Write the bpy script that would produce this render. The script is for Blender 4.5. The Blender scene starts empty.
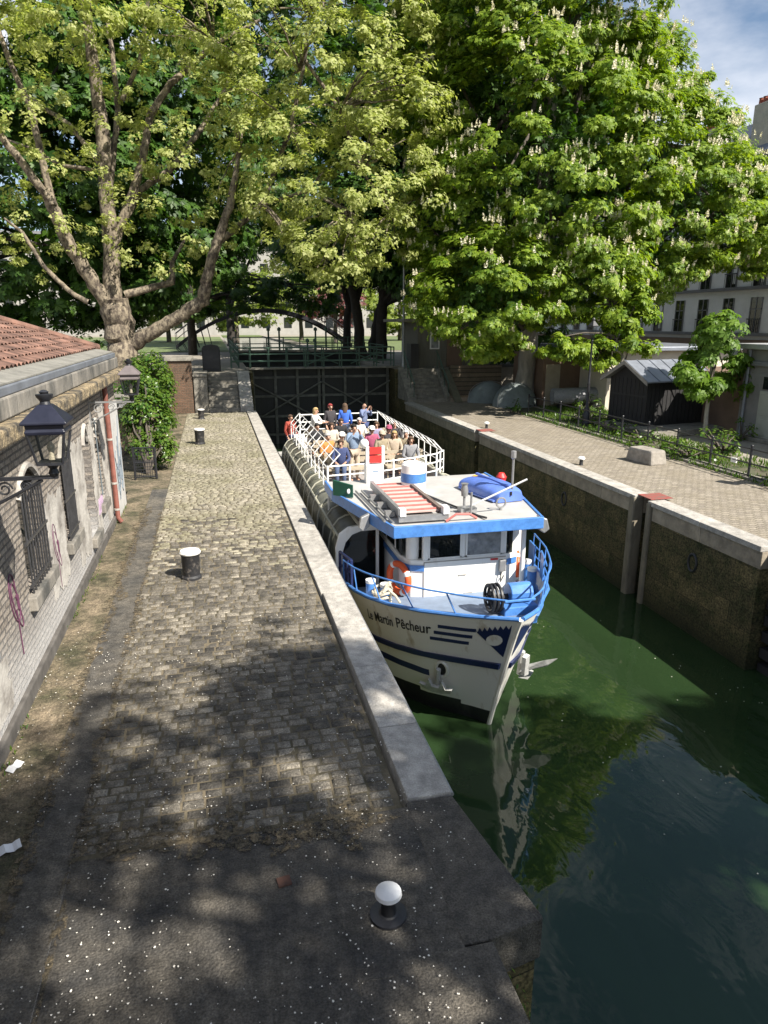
import bpy, math, random
import numpy as np
from mathutils import Vector, Matrix
R = math.radians
random.seed(7); rng = np.random.default_rng(11)
S = bpy.context.scene
COL = S.collection

# ------------------------------------------------------------------ camera, sky, sun, exposure
YAW, PITCH, FPX = R(13.594), R(15.318), 690.0
CAM = np.array([0.0, 0.0, 4.0])
cam = bpy.data.cameras.new('camera'); camo = bpy.data.objects.new('camera', cam); COL.objects.link(camo)
cam.sensor_fit = 'VERTICAL'; cam.sensor_height = 24.0; cam.lens = 24.0 * FPX / 1024.0
cam.clip_start = 0.05; cam.clip_end = 3000
camo.location = CAM; camo.rotation_euler = (R(90) - PITCH, 0, -YAW)
S.camera = camo

SUN_EL, SUN_AZ = R(45), (0.62, -0.785)          # direction towards the sun on the ground plane
w = bpy.data.worlds.new('World'); S.world = w; w.use_nodes = True
nt = w.node_tree; nt.nodes.clear()
N = nt.nodes.new
out = N('ShaderNodeOutputWorld'); bg = N('ShaderNodeBackground'); sky = N('ShaderNodeTexSky')
sky.sky_type = 'NISHITA'; sky.sun_disc = False; sky.sun_elevation = SUN_EL
sky.sun_rotation = math.atan2(SUN_AZ[0], SUN_AZ[1]); sky.altitude = 60; sky.air_density = 1.0; sky.dust_density = 0.6
bg.inputs[1].default_value = 0.065
tc = N('ShaderNodeTexCoord'); mp = N('ShaderNodeMapping'); mp.inputs['Scale'].default_value = (1.0, 1.0, 2.4); mp.inputs['Location'].default_value = (0.35, 0.2, 0.1)
nz = N('ShaderNodeTexNoise'); nz.inputs['Scale'].default_value = 2.1; nz.inputs['Detail'].default_value = 7; nz.inputs['Roughness'].default_value = 0.55
rp = N('ShaderNodeValToRGB'); rp.color_ramp.elements[0].position = 0.45; rp.color_ramp.elements[1].position = 0.64
mx = N('ShaderNodeMix'); mx.data_type = 'RGBA'; mx.inputs[7].default_value = (7.4, 7.7, 8.4, 1)
nt.links.new(tc.outputs['Generated'], mp.inputs[0]); nt.links.new(mp.outputs[0], nz.inputs[0]); nt.links.new(nz.outputs[0], rp.inputs[0])
nt.links.new(rp.outputs[0], mx.inputs[0]); nt.links.new(sky.outputs[0], mx.inputs[6]); nt.links.new(mx.outputs[2], bg.inputs[0]); nt.links.new(bg.outputs[0], out.inputs[0])
sl = bpy.data.lights.new('sun', 'SUN'); sl.energy = 5.0; sl.angle = R(0.5); sl.color = (1.0, 0.94, 0.84)
so = bpy.data.objects.new('sun', sl); COL.objects.link(so)
sd = Vector((SUN_AZ[0] * math.cos(SUN_EL), SUN_AZ[1] * math.cos(SUN_EL), math.sin(SUN_EL)))
so.rotation_euler = sd.to_track_quat('Z', 'Y').to_euler(); so.location = (10, -10, 40)
S.view_settings.view_transform = 'Standard'; S.view_settings.look = 'None'; S.view_settings.gamma = 1; S.view_settings.exposure = 1.05
S.cycles.max_bounces = 6; S.cycles.transparent_max_bounces = 12; S.cycles.caustics_reflective = False; S.cycles.caustics_refractive = False

_f0 = np.array([math.sin(YAW), math.cos(YAW), 0]); _r = np.array([math.cos(YAW), -math.sin(YAW), 0]); _u = np.array([0, 0, 1.0])
_M = np.array([_r, _u * math.cos(PITCH) + _f0 * math.sin(PITCH), _f0 * math.cos(PITCH) - _u * math.sin(PITCH)])
def at(px, py, Y):
    "measured point of the photograph on the vertical plane Y metres up the canal"
    d = np.array([(px - 384) / FPX, -(py - 512) / FPX, 1.0]) @ _M
    return d * (Y / d[1]) + CAM

# ------------------------------------------------------------------ materials
MATS = {}
def mat(name, col, rough=0.7, var=0.25, scale=6.0, bump=0.0, bscale=None, metal=0.0, col2=None, pos=(0.35, 0.65), detail=6, alpha=None, spec=0.5, stretch=None, emit=None, island=0.0, grit=0.0, ragged=0.0):
    if name in MATS: return MATS[name]
    m = bpy.data.materials.new(name); m.use_nodes = True; t = m.node_tree; L = t.links.new; n = t.nodes.new
    b = t.nodes['Principled BSDF']; b.inputs['Roughness'].default_value = rough; b.inputs['Metallic'].default_value = metal
    b.inputs['Specular IOR Level'].default_value = spec
    tc = n('ShaderNodeTexCoord'); mp = n('ShaderNodeMapping'); L(tc.outputs['Object'], mp.inputs[0])
    if stretch: mp.inputs['Scale'].default_value = stretch
    nz = n('ShaderNodeTexNoise'); nz.inputs['Scale'].default_value = scale; nz.inputs['Detail'].default_value = detail; nz.inputs['Roughness'].default_value = 0.65
    L(mp.outputs[0], nz.inputs[0])
    r = n('ShaderNodeValToRGB'); L(nz.outputs[0], r.inputs[0])
    c2 = col2 if col2 else tuple(c * (1 - var) for c in col)
    r.color_ramp.elements[0].position, r.color_ramp.elements[1].position = pos
    r.color_ramp.elements[0].color = (*c2, 1); r.color_ramp.elements[1].color = (*col, 1)
    src = r.outputs[0]
    if island:
        g = n('ShaderNodeNewGeometry'); mr = n('ShaderNodeMapRange'); L(g.outputs['Random Per Island'], mr.inputs[0])
        mr.inputs[3].default_value = 1 - island; mr.inputs[4].default_value = 1 + island
        mm = n('ShaderNodeMix'); mm.data_type = 'RGBA'; mm.blend_type = 'MULTIPLY'; mm.inputs[0].default_value = 1
        L(src, mm.inputs[6]); L(mr.outputs[0], mm.inputs[7]); src = mm.outputs[2]
    if grit:
        for sc_, g_ in ((70, grit), (9, grit * .8)):
            ng = n('ShaderNodeTexNoise'); ng.inputs['Scale'].default_value = sc_; ng.inputs['Detail'].default_value = 6; ng.inputs['Roughness'].default_value = .7; L(mp.outputs[0], ng.inputs[0]); mg = n('ShaderNodeMapRange'); L(ng.outputs[0], mg.inputs[0])
            mg.inputs[1].default_value = .36; mg.inputs[2].default_value = .64; mg.inputs[3].default_value = 1 - g_; mg.inputs[4].default_value = 1 + g_; mm = n('ShaderNodeMix'); mm.data_type = 'RGBA'; mm.blend_type = 'MULTIPLY'; mm.inputs[0].default_value = 1; L(src, mm.inputs[6]); L(mg.outputs[0], mm.inputs[7]); src = mm.outputs[2]
    L(src, b.inputs['Base Color'])
    rr = n('ShaderNodeMapRange'); L(nz.outputs[0], rr.inputs[0]); rr.inputs[3].default_value = max(0.02, rough - 0.12); rr.inputs[4].default_value = min(1, rough + 0.12); L(rr.outputs[0], b.inputs['Roughness'])
    if bump:
        n2 = n('ShaderNodeTexNoise'); n2.inputs['Scale'].default_value = bscale or scale * 4; n2.inputs['Detail'].default_value = 5; L(mp.outputs[0], n2.inputs[0])
        bp = n('ShaderNodeBump'); bp.inputs['Strength'].default_value = bump; bp.inputs['Distance'].default_value = 0.03; L(n2.outputs[0], bp.inputs['Height']); L(bp.outputs[0], b.inputs['Normal'])
    if ragged:
        nr = n('ShaderNodeTexNoise'); nr.inputs['Scale'].default_value = ragged; nr.inputs['Detail'].default_value = 8; nr.inputs['Roughness'].default_value = .75; L(mp.outputs[0], nr.inputs[0]); ra = n('ShaderNodeMapRange'); L(nr.outputs[0], ra.inputs[0]); ra.inputs[1].default_value = .46; ra.inputs[2].default_value = .56; L(ra.outputs[0], b.inputs['Alpha'])
    if alpha is not None: b.inputs['Alpha'].default_value = alpha
    if emit: b.inputs['Emission Color'].default_value = (*emit[0], 1); b.inputs['Emission Strength'].default_value = emit[1]
    MATS[name] = m; return m

def brick_mat(name, c1, c2, mortar, bw, bh, axis='YZ', msize=0.012, rough=0.85, bump=0.6, stain=(0.2, 0.2, 0.16), stain_amt=0.5, stain_scale=1.2, band=None, mottle=.3):
    "brick / sett pattern in object space on a chosen plane; band = (z0, z1, colour, amount) paints a coat with a ragged edge"
    m = bpy.data.materials.new(name); m.use_nodes = True; t = m.node_tree; L = t.links.new; n = t.nodes.new
    b = t.nodes['Principled BSDF']; b.inputs['Roughness'].default_value = rough; b.inputs['Specular IOR Level'].default_value = 0.3
    tc = n('ShaderNodeTexCoord'); sp = n('ShaderNodeSeparateXYZ'); cb = n('ShaderNodeCombineXYZ'); L(tc.outputs['Object'], sp.inputs[0])
    L(sp.outputs[axis[0]], cb.inputs[0]); L(sp.outputs[axis[1]], cb.inputs[1])
    nd = n('ShaderNodeTexNoise'); nd.inputs['Scale'].default_value = 3.0; L(tc.outputs['Object'], nd.inputs[0])
    va = n('ShaderNodeMix'); va.data_type = 'RGBA'; va.blend_type = 'ADD'; va.inputs[0].default_value = 0.02; L(cb.outputs[0], va.inputs[6]); L(nd.outputs[1], va.inputs[7])
    br = n('ShaderNodeTexBrick'); L(va.outputs[2], br.inputs[0]); br.inputs['Scale'].default_value = 1
    br.inputs['Brick Width'].default_value = bw; br.inputs['Row Height'].default_value = bh; br.inputs['Mortar Size'].default_value = msize; br.inputs['Mortar Smooth'].default_value = 0.3
    br.inputs['Color1'].default_value = (*c1, 1); br.inputs['Color2'].default_value = (*c2, 1); br.inputs['Mortar'].default_value = (*mortar, 1)
    n1 = n('ShaderNodeTexNoise'); n1.inputs['Scale'].default_value = stain_scale; n1.inputs['Detail'].default_value = 8; n1.inputs['Roughness'].default_value = 0.7; L(tc.outputs['Object'], n1.inputs[0])
    rp = n('ShaderNodeValToRGB'); rp.color_ramp.elements[0].position = 0.42; rp.color_ramp.elements[1].position = 0.68; L(n1.outputs[0], rp.inputs[0])
    ml = n('ShaderNodeMath'); ml.operation = 'MULTIPLY'; ml.inputs[1].default_value = stain_amt; L(rp.outputs[0], ml.inputs[0])
    mx = n('ShaderNodeMix'); mx.data_type = 'RGBA'; L(ml.outputs[0], mx.inputs[0]); L(br.outputs[0], mx.inputs[6]); mx.inputs[7].default_value = (*stain, 1)
    n3 = n('ShaderNodeTexNoise'); n3.inputs['Scale'].default_value = 28; n3.inputs['Detail'].default_value = 4; L(tc.outputs['Object'], n3.inputs[0])
    mr3 = n('ShaderNodeMapRange'); L(n3.outputs[0], mr3.inputs[0]); mr3.inputs[1].default_value = .3; mr3.inputs[2].default_value = .7; mr3.inputs[3].default_value = 1 - mottle; mr3.inputs[4].default_value = 1 + mottle * .8
    m3 = n('ShaderNodeMix'); m3.data_type = 'RGBA'; m3.blend_type = 'MULTIPLY'; m3.inputs[0].default_value = 1; L(mx.outputs[2], m3.inputs[6]); L(mr3.outputs[0], m3.inputs[7])
    src = m3.outputs[2]
    for bd in (band or []):
        z0, z1, cc, amt = bd
        ad = n('ShaderNodeMath'); ad.operation = 'MULTIPLY_ADD'; ad.inputs[1].default_value = 0.9; L(n1.outputs[0], ad.inputs[0]); L(sp.outputs['Z'], ad.inputs[2])
        mr = n('ShaderNodeMapRange'); L(ad.outputs[0], mr.inputs[0]); mr.inputs[1].default_value = z0 + 0.4; mr.inputs[2].default_value = z1 + 0.5; mr.inputs[3].default_value = amt; mr.inputs[4].default_value = 0
        mb = n('ShaderNodeMix'); mb.data_type = 'RGBA'; L(mr.outputs[0], mb.inputs[0]); L(src, mb.inputs[6]); mb.inputs[7].default_value = (*cc, 1); src = mb.outputs[2]
    L(src, b.inputs['Base Color'])
    iv = n('ShaderNodeMath'); iv.operation = 'MULTIPLY_ADD'; iv.inputs[1].default_value = -1; L(br.outputs['Fac'], iv.inputs[0]); L(n3.outputs[0], iv.inputs[2])
    bp = n('ShaderNodeBump'); bp.inputs['Strength'].default_value = bump; bp.inputs['Distance'].default_value = 0.015; L(iv.outputs[0], bp.inputs['Height']); L(bp.outputs[0], b.inputs['Normal'])
    MATS[name] = m; return m

def leaf_mat(name, c1, c2, trans=0.35, tcol=(1.5, 1.6, 0.5), rough=0.5):
    m = bpy.data.materials.new(name); m.use_nodes = True; t = m.node_tree; L = t.links.new; n = t.nodes.new
    b = t.nodes['Principled BSDF']; o = t.nodes['Material Output']; b.inputs['Roughness'].default_value = rough; b.inputs['Specular IOR Level'].default_value = 0.35
    a = n('ShaderNodeAttribute'); a.attribute_name = 'rnd'
    r = n('ShaderNodeValToRGB'); r.color_ramp.elements[0].color = (*c1, 1); r.color_ramp.elements[1].color = (*c2, 1); L(a.outputs['Fac'], r.inputs[0]); L(r.outputs[0], b.inputs['Base Color'])
    tr = n('ShaderNodeBsdfTranslucent'); mm = n('ShaderNodeMix'); mm.data_type = 'RGBA'; mm.blend_type = 'MULTIPLY'; mm.inputs[0].default_value = 1; L(r.outputs[0], mm.inputs[6]); mm.inputs[7].default_value = (*tcol, 1); L(mm.outputs[2], tr.inputs[0])
    ms = n('ShaderNodeMixShader'); ms.inputs[0].default_value = trans; L(b.outputs[0], ms.inputs[1]); L(tr.outputs[0], ms.inputs[2]); L(ms.outputs[0], o.inputs[0])
    MATS[name] = m; return m

def glass_mat(name, tint=(0.5, 0.55, 0.5), amount=0.6, rough=0.03):
    m = bpy.data.materials.new(name); m.use_nodes = True; t = m.node_tree; L = t.links.new; n = t.nodes.new
    o = t.nodes['Material Output']; b = t.nodes['Principled BSDF']; b.inputs['Base Color'].default_value = (0.02, 0.025, 0.025, 1); b.inputs['Roughness'].default_value = rough
    tr = n('ShaderNodeBsdfTransparent'); tr.inputs[0].default_value = (*tint, 1); ms = n('ShaderNodeMixShader')
    nz = n('ShaderNodeTexNoise'); nz.inputs['Scale'].default_value = 3; mr = n('ShaderNodeMapRange'); L(nz.outputs[0], mr.inputs[0]); mr.inputs[3].default_value = amount - 0.12; mr.inputs[4].default_value = amount + 0.12
    L(mr.outputs[0], ms.inputs[0]); L(b.outputs[0], ms.inputs[1]); L(tr.outputs[0], ms.inputs[2]); L(ms.outputs[0], o.inputs[0])
    MATS[name] = m; return m

# ------------------------------------------------------------------ mesh helpers
ORG = {}
class MB:
    def __init__(s): s.v = []; s.f = []; s.m = []
    def add(s, vs, fs, mi=0):
        k = len(s.v); s.v += [tuple(float(c) for c in p) for p in vs]; s.f += [tuple(i + k for i in f) for f in fs]; s.m += [mi] * len(fs); return s
    def box(s, c, d, rz=0.0, mi=0, top=1.0):
        x, y, z = d[0] / 2, d[1] / 2, d[2] / 2; ca, sa = math.cos(rz), math.sin(rz); P = []
        for zz, k in ((-z, 1), (z, top)):
            for xx, yy in ((-x, -y), (x, -y), (x, y), (-x, y)):
                xx *= k; yy *= k; P.append((c[0] + xx * ca - yy * sa, c[1] + xx * sa + yy * ca, c[2] + zz))
        return s.add(P, [(3, 2, 1, 0), (4, 5, 6, 7), (0, 1, 5, 4), (1, 2, 6, 5), (2, 3, 7, 6), (3, 0, 4, 7)], mi)
    def bb(s, x0, x1, y0, y1, z0, z1, mi=0):
        return s.box(((x0 + x1) / 2, (y0 + y1) / 2, (z0 + z1) / 2), (x1 - x0, y1 - y0, z1 - z0), 0, mi)
    def prism(s, poly, z0, z1, mi=0, off=None):
        n = len(poly); P = [(x, y, z0) for x, y in poly] + [(x, y, z1) for x, y in (off or poly)]
        F = [tuple(range(n))[::-1], tuple(range(n, 2 * n))] + [(i, (i + 1) % n, (i + 1) % n + n, i + n) for i in range(n)]
        return s.add(P, F, mi)
    def slab(s, P, d, mi=0):
        "polygon P (3d points) thickened by vector d"
        n = len(P); Q = [tuple(np.array(p) + np.array(d)) for p in P]
        return s.add(list(P) + Q, [tuple(range(n)), tuple(range(n, 2 * n))[::-1]] + [(i, i + n, (i + 1) % n + n, (i + 1) % n) for i in range(n)], mi)
    def tube(s, pts, r, n=8, mi=0, closed=False, cap=True):
        P = [np.array(p, float) for p in pts]; k = len(P); rs = r if hasattr(r, '__len__') else [r] * k
        V = []; pu = None
        for i in range(k):
            a = P[(i - 1) % k] if (i > 0 or closed) else P[i]; b = P[(i + 1) % k] if (i < k - 1 or closed) else P[i]
            t = b - a; t = t / (np.linalg.norm(t) + 1e-9)
            if pu is None: pu = np.array([0, 0, 1.0]) if abs(t[2]) < 0.9 else np.array([1.0, 0, 0])
            u = pu - t * np.dot(pu, t); u /= np.linalg.norm(u) + 1e-9; pu = u; vv = np.cross(t, u)
            for j in range(n):
                a_ = 2 * math.pi * j / n; V.append(P[i] + (u * math.cos(a_) + vv * math.sin(a_)) * rs[i])
        F = []
        for i in range(k if closed else k - 1):
            i2 = (i + 1) % k
            for j in range(n): F.append((i * n + j, i * n + (j + 1) % n, i2 * n + (j + 1) % n, i2 * n + j))
        if cap and not closed: F += [tuple(range(n))[::-1], tuple(range((k - 1) * n, k * n))]
        return s.add(V, F, mi)
    def bar(s, a, b, r, n=8, mi=0): return s.tube([a, b], r, n, mi)
    def lathe(s, prof, c, n=16, mi=0):
        V = []; F = []
        for r_, z in prof:
            for j in range(n): a = 2 * math.pi * j / n; V.append((c[0] + r_ * math.cos(a), c[1] + r_ * math.sin(a), c[2] + z))
        for i in range(len(prof) - 1):
            for j in range(n): F.append((i * n + j, i * n + (j + 1) % n, (i + 1) * n + (j + 1) % n, (i + 1) * n + j))
        F += [tuple(range(n))[::-1], tuple(range((len(prof) - 1) * n, len(prof) * n))]
        return s.add(V, F, mi)
    def sphere(s, c, r, n=12, mi=0):
        rr = r if hasattr(r, '__len__') else (r, r, r); prof = [(math.sin(math.pi * i / n), -math.cos(math.pi * i / n)) for i in range(1, n)]
        V = []; F = []; k = n
        for q, z in prof:
            for j in range(k): a = 2 * math.pi * j / k; V.append((c[0] + rr[0] * q * math.cos(a), c[1] + rr[1] * q * math.sin(a), c[2] + rr[2] * z))
        m_ = len(prof)
        for i in range(m_ - 1):
            for j in range(k): F.append((i * k + j, i * k + (j + 1) % k, (i + 1) * k + (j + 1) % k, (i + 1) * k + j))
        F += [tuple(range(k))[::-1], tuple(range((m_ - 1) * k, m_ * k))]
        return s.add(V, F, mi)
    def grid(s, fn, nu, nv, mi=0, flip=False):
        V = [fn(i / nu, j / nv) for i in range(nu + 1) for j in range(nv + 1)]; F = []
        for i in range(nu):
            for j in range(nv):
                q = (i * (nv + 1) + j, (i + 1) * (nv + 1) + j, (i + 1) * (nv + 1) + j + 1, i * (nv + 1) + j + 1); F.append(q[::-1] if flip else q)
        return s.add(V, F, mi)
    def build(s, name, m, parent=None, smooth=False, bevel=0.0, local=False):
        me = bpy.data.meshes.new(name); o0 = np.array(ORG.get(parent.name, (0, 0, 0))) if (parent and not local) else np.zeros(3)
        V = (np.array(s.v) - o0).tolist(); me.from_pydata(V, [], s.f); me.validate(verbose=False)
        for q in (m if isinstance(m, (list, tuple)) else [m]): me.materials.append(q)
        if len(me.polygons) == len(s.m): me.polygons.foreach_set('material_index', s.m)
        if smooth:
            me.polygons.foreach_set('use_smooth', [True] * len(me.polygons)); me.set_sharp_from_angle(angle=R(38))
        o = bpy.data.objects.new(name, me); COL.objects.link(o)
        if parent: o.parent = parent; ORG[o.name] = tuple(o0)
        if bevel:
            md = o.modifiers.new('bevel', 'BEVEL'); md.width = bevel; md.segments = 2; md.limit_method = 'ANGLE'; md.angle_limit = R(40)
        return o

def tag(o, label=None, cat=None, group=None, kind=None):
    if label: o['label'] = label
    if cat: o['category'] = cat
    if group: o['group'] = group
    if kind: o['kind'] = kind
    return o
def empty(name, loc, label=None, cat=None, group=None, rz=0.0):
    o = bpy.data.objects.new(name, None); COL.objects.link(o); o.location = loc; o.rotation_euler = (0, 0, rz); o.empty_display_size = 0.2
    ORG[o.name] = tuple(loc); return tag(o, label, cat, group)
def copy_tree(o, parent=None):
    kids = [c for c in ALLKIDS(o)]
    c = o.copy(); COL.objects.link(c)
    if parent: c.parent = parent
    for k in kids: copy_tree(k, c)
    return c
def ALLKIDS(o): return list(o.children)
def quick(V, F, name, m, parent=None, loc=None):
    "large mesh from numpy arrays: V (n,3), F (k,q)"
    me = bpy.data.meshes.new(name); k, q = F.shape
    if parent is not None: V = V - np.array(ORG.get(parent.name, (0, 0, 0)))
    me.vertices.add(len(V)); me.vertices.foreach_set('co', V.astype(np.float32).ravel())
    me.loops.add(k * q); me.loops.foreach_set('vertex_index', F.astype(np.int32).ravel())
    me.polygons.add(k); me.polygons.foreach_set('loop_start', np.arange(0, k * q, q, dtype=np.int32)); me.polygons.foreach_set('loop_total', np.full(k, q, dtype=np.int32))
    me.update(calc_edges=True)
    me.materials.append(m); o = bpy.data.objects.new(name, me); COL.objects.link(o)
    if parent: o.parent = parent; ORG[o.name] = ORG.get(parent.name, (0, 0, 0))
    return o

# ------------------------------------------------------------------ palette
M_stone = mat('pale_coping_stone', (0.43, 0.405, 0.365), 0.8, 0.35, 5, 0.4, 40, island=0.12, grit=.22)
M_stone_dark = mat('weathered_stone', (0.27, 0.25, 0.21), 0.85, 0.5, 4, 0.5, 30)
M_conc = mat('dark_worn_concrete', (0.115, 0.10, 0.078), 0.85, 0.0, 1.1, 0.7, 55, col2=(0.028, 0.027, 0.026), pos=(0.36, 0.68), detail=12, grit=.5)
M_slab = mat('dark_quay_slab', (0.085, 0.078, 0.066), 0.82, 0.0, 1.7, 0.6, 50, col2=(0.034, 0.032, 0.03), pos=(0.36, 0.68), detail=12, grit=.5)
M_gutter = mat('mossy_gutter_earth', (0.19, 0.15, 0.10), 0.92, 0.0, 1.9, 0.9, 30, col2=(0.05, 0.048, 0.024), pos=(0.38, 0.62), detail=12, grit=.5)
M_band = mat('smooth_channel_stone', (0.125, 0.11, 0.088), 0.85, 0.0, 1.5, 0.6, 45, col2=(0.05, 0.048, 0.044), pos=(0.36, 0.66), detail=12, grit=.5)
M_joint = mat('earth_and_moss_joint', (0.15, 0.122, 0.08), 0.95, 0.0, 2.5, 0.4, 40, col2=(0.07, 0.06, 0.036), pos=(0.4, 0.62))
M_white = mat('white_boat_paint', (0.80, 0.79, 0.76), 0.38, 0.0, 6, 0.03, 20, col2=(0.66, 0.63, 0.56), pos=(0.28, 0.42), stretch=(1, 1, 0.3), detail=9)
M_hull = mat('white_hull_paint', (0.76, 0.74, 0.68), 0.36, 0.0, 5, 0.05, 20, col2=(0.42, 0.34, 0.23), pos=(0.25, 0.43), stretch=(1, 1, 0.12), detail=10)
M_deckgrey = mat('pale_grey_deck_paint', (0.43, 0.42, 0.40), 0.6, 0.16, 3)
M_blue = mat('mid_blue_paint', (0.075, 0.22, 0.56), 0.38, 0.25, 6, grit=.12)
M_navy = mat('navy_blue_paint', (0.012, 0.022, 0.09), 0.4, 0.2, 5)
M_black = mat('black_paint', (0.018, 0.018, 0.02), 0.5, 0.4, 6, 0.1)
M_boot_shade = mat('black_bottom_paint_and_shade', (0.016, 0.017, 0.018), 0.45, 0.0, 3, 0.15, 20, col2=(0.06, 0.06, 0.055), pos=(0.25, 0.45), stretch=(1, 1, 0.3))  # bottom paint; its black also stands for deep shade low on the hull
M_iron = mat('black_cast_iron', (0.022, 0.023, 0.028), 0.45, 0.35, 8, 0.15)
M_dgreen = mat('dark_green_ironwork', (0.06, 0.12, 0.085), 0.5, 0.35, 8)
M_steel = mat('grey_steel', (0.36, 0.36, 0.36), 0.4, 0.2, 8, metal=0.5)
M_anchor = mat('light_grey_anchor_paint', (0.55, 0.55, 0.53), 0.5, 0.3, 9, 0.2)
M_red = mat('red_paint', (0.62, 0.035, 0.03), 0.5, 0.2, 6)
M_redgrate = mat('faded_red_tread', (0.50, 0.16, 0.14), 0.75, 0.2, 9)
M_orange = mat('orange_lifebuoy', (0.75, 0.11, 0.025), 0.5, 0.15, 6)
M_rope = mat('pale_rope', (0.58, 0.52, 0.40), 0.9, 0.3, 20, 0.4)
M_dinghy = mat('blue_dinghy_plastic', (0.12, 0.21, 0.60), 0.35, 0.2, 3)
M_yellow = mat('yellow_plastic', (0.8, 0.42, 0.03), 0.5, 0.1)
M_greenbox = mat('green_lamp_board', (0.012, 0.09, 0.055), 0.45, 0.2)
M_dark = mat('dark_interior', (0.022, 0.022, 0.022), 0.8, 0.3)
M_glass = glass_mat('window_glass', (0.35, 0.38, 0.36), 0.55)
M_canopy = mat('dusty_canopy_glass', (0.21, 0.21, 0.165), 0.18, 0.4, 2.5, stretch=(1, 1.5, 1), alpha=0.78)
M_pane = glass_mat('dark_window_pane', (0.1, 0.1, 0.1), 0.15)
M_lampglass = glass_mat('lantern_glass', (0.93, 0.93, 0.91), 0.86, 0.1)
M_canopyrib = mat('cream_canopy_frame', (0.44, 0.425, 0.34), 0.5, 0.15)
M_ivory = mat('ivory_side_panel', (0.50, 0.47, 0.28), 0.5, 0.2, 3)
M_zinc = mat('zinc_sheet', (0.25, 0.27, 0.31), 0.45, 0.25, 3, 0.1, metal=0.35)
M_tile = mat('orange_clay_tile', (0.215, 0.118, 0.086), 0.92, 0.6, 3, 0.4, 30, island=0.42)
M_cornice = mat('mossy_cornice_stone', (0.27, 0.21, 0.125), 0.95, 0.0, 4.5, 1.0, 25, col2=(0.075, 0.065, 0.05), pos=(0.4, 0.6), detail=10, grit=.4)
M_parapet = mat('stained_parapet_stone', (0.24, 0.22, 0.19), 0.9, 0.0, 2.2, 0.5, 30, col2=(0.07, 0.07, 0.065), pos=(0.36, 0.62), stretch=(1, 1, 0.4))
M_plaster = mat('dirty_white_plaster', (0.46, 0.435, 0.395), 0.85, 0.0, 3, 0.35, 20, col2=(.22, .20, .18), pos=(.36, .58), detail=10)
M_pipe = mat('red_oxide_pipe', (0.23, 0.082, 0.06), 0.65, 0.35, 6)
M_shutter = mat('blue_grey_shutter', (0.17, 0.20, 0.22), 0.7, 0.3, 5)
M_facade = mat('white_render_facade', (0.82, 0.82, 0.82), 0.85, 0.12, 0.8, 0.05)
M_facadetrim = mat('grey_stone_band', (0.20, 0.20, 0.21), 0.85, 0.2, 2)
M_slate = mat('blue_grey_roof_slate', (0.13, 0.16, 0.22), 0.5, 0.25, 3)
M_chimney = mat('cream_chimney_render', (0.58, 0.53, 0.47), 0.85, 0.2, 2)
M_terracotta = mat('terracotta_pot', (0.36, 0.10, 0.06), 0.8, 0.25, 5)
M_boards = mat('black_stained_boards', (0.022, 0.021, 0.022), 0.75, 0.4, 5, 0.3, stretch=(4, 4, 0.6))
M_garage = mat('greenish_grey_door_paint', (0.40, 0.40, 0.34), 0.7, 0.15, 2)
M_annex = mat('grey_render_wall', (0.26, 0.25, 0.24), 0.85, 0.25, 1.2)
M_cream = mat('cream_render_wall', (0.62, 0.56, 0.46), 0.85, 0.18, 1.2)
M_brown = mat('brown_door_panel', (0.20, 0.13, 0.09), 0.8, 0.25, 2)
M_tent = mat('grey_green_tent_cloth', (0.22, 0.25, 0.25), 0.8, 0.25, 3)
M_bark = mat('grey_bark', (0.12, 0.10, 0.08), 0.95, 0.5, 6, 0.9, 18, stretch=(1, 1, 0.3))
M_planebark = mat('mottled_plane_bark', (0.235, 0.195, 0.14), 0.92, 0.0, 5.5, 1.0, 14, col2=(0.06, 0.046, 0.035), pos=(0.42, 0.58), detail=9, stretch=(1, 1, .6), grit=.3)
M_barkdark = mat('dark_bark', (0.05, 0.042, 0.035), 0.95, 0.4, 6, 0.6)
M_earth = mat('bed_earth', (0.10, 0.085, 0.055), 0.95, 0.0, 2.5, 0.5, col2=(0.055, 0.07, 0.03), pos=(0.4, 0.6))
M_lawn = mat('grass_ground', (0.13, 0.17, 0.06), 0.95, 0.35, 1.2, 0.4)
M_gravel = mat('pale_ground', (0.30, 0.27, 0.22), 0.95, 0.3, 1.5, 0.3, 20)
M_skin = mat('skin', (0.50, 0.29, 0.20), 0.55, 0.12, 12)
M_eye = mat('dark_eye', (0.02, 0.015, 0.012), 0.3, 0.2)
M_petal = mat('white_petal', (0.72, 0.68, 0.60), 0.8, 0.15, 10, island=0.15)
M_paper = mat('white_paper', (0.75, 0.75, 0.76), 0.8, 0.08)
M_graffiti = mat('purple_spray_paint', (0.11, 0.035, 0.075), 0.7, 0.3)
M_graffiti_dark = mat('blue_grey_spray_paint', (0.16, 0.19, 0.22), 0.7, 0.3)
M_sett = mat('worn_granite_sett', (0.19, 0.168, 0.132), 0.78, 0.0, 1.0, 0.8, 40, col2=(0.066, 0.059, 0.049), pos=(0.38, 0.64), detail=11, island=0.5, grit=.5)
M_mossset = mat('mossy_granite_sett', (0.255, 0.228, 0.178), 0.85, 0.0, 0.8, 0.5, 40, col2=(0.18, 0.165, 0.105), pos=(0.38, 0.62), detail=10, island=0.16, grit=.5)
M_quayR = brick_mat('right_quay_setts', (0.33, 0.29, 0.235), (0.23, 0.20, 0.165), (0.13, 0.115, 0.08), 0.2, 0.13, 'XY', 0.012, stain=(0.20, 0.17, 0.12), stain_amt=0.6)
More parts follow.
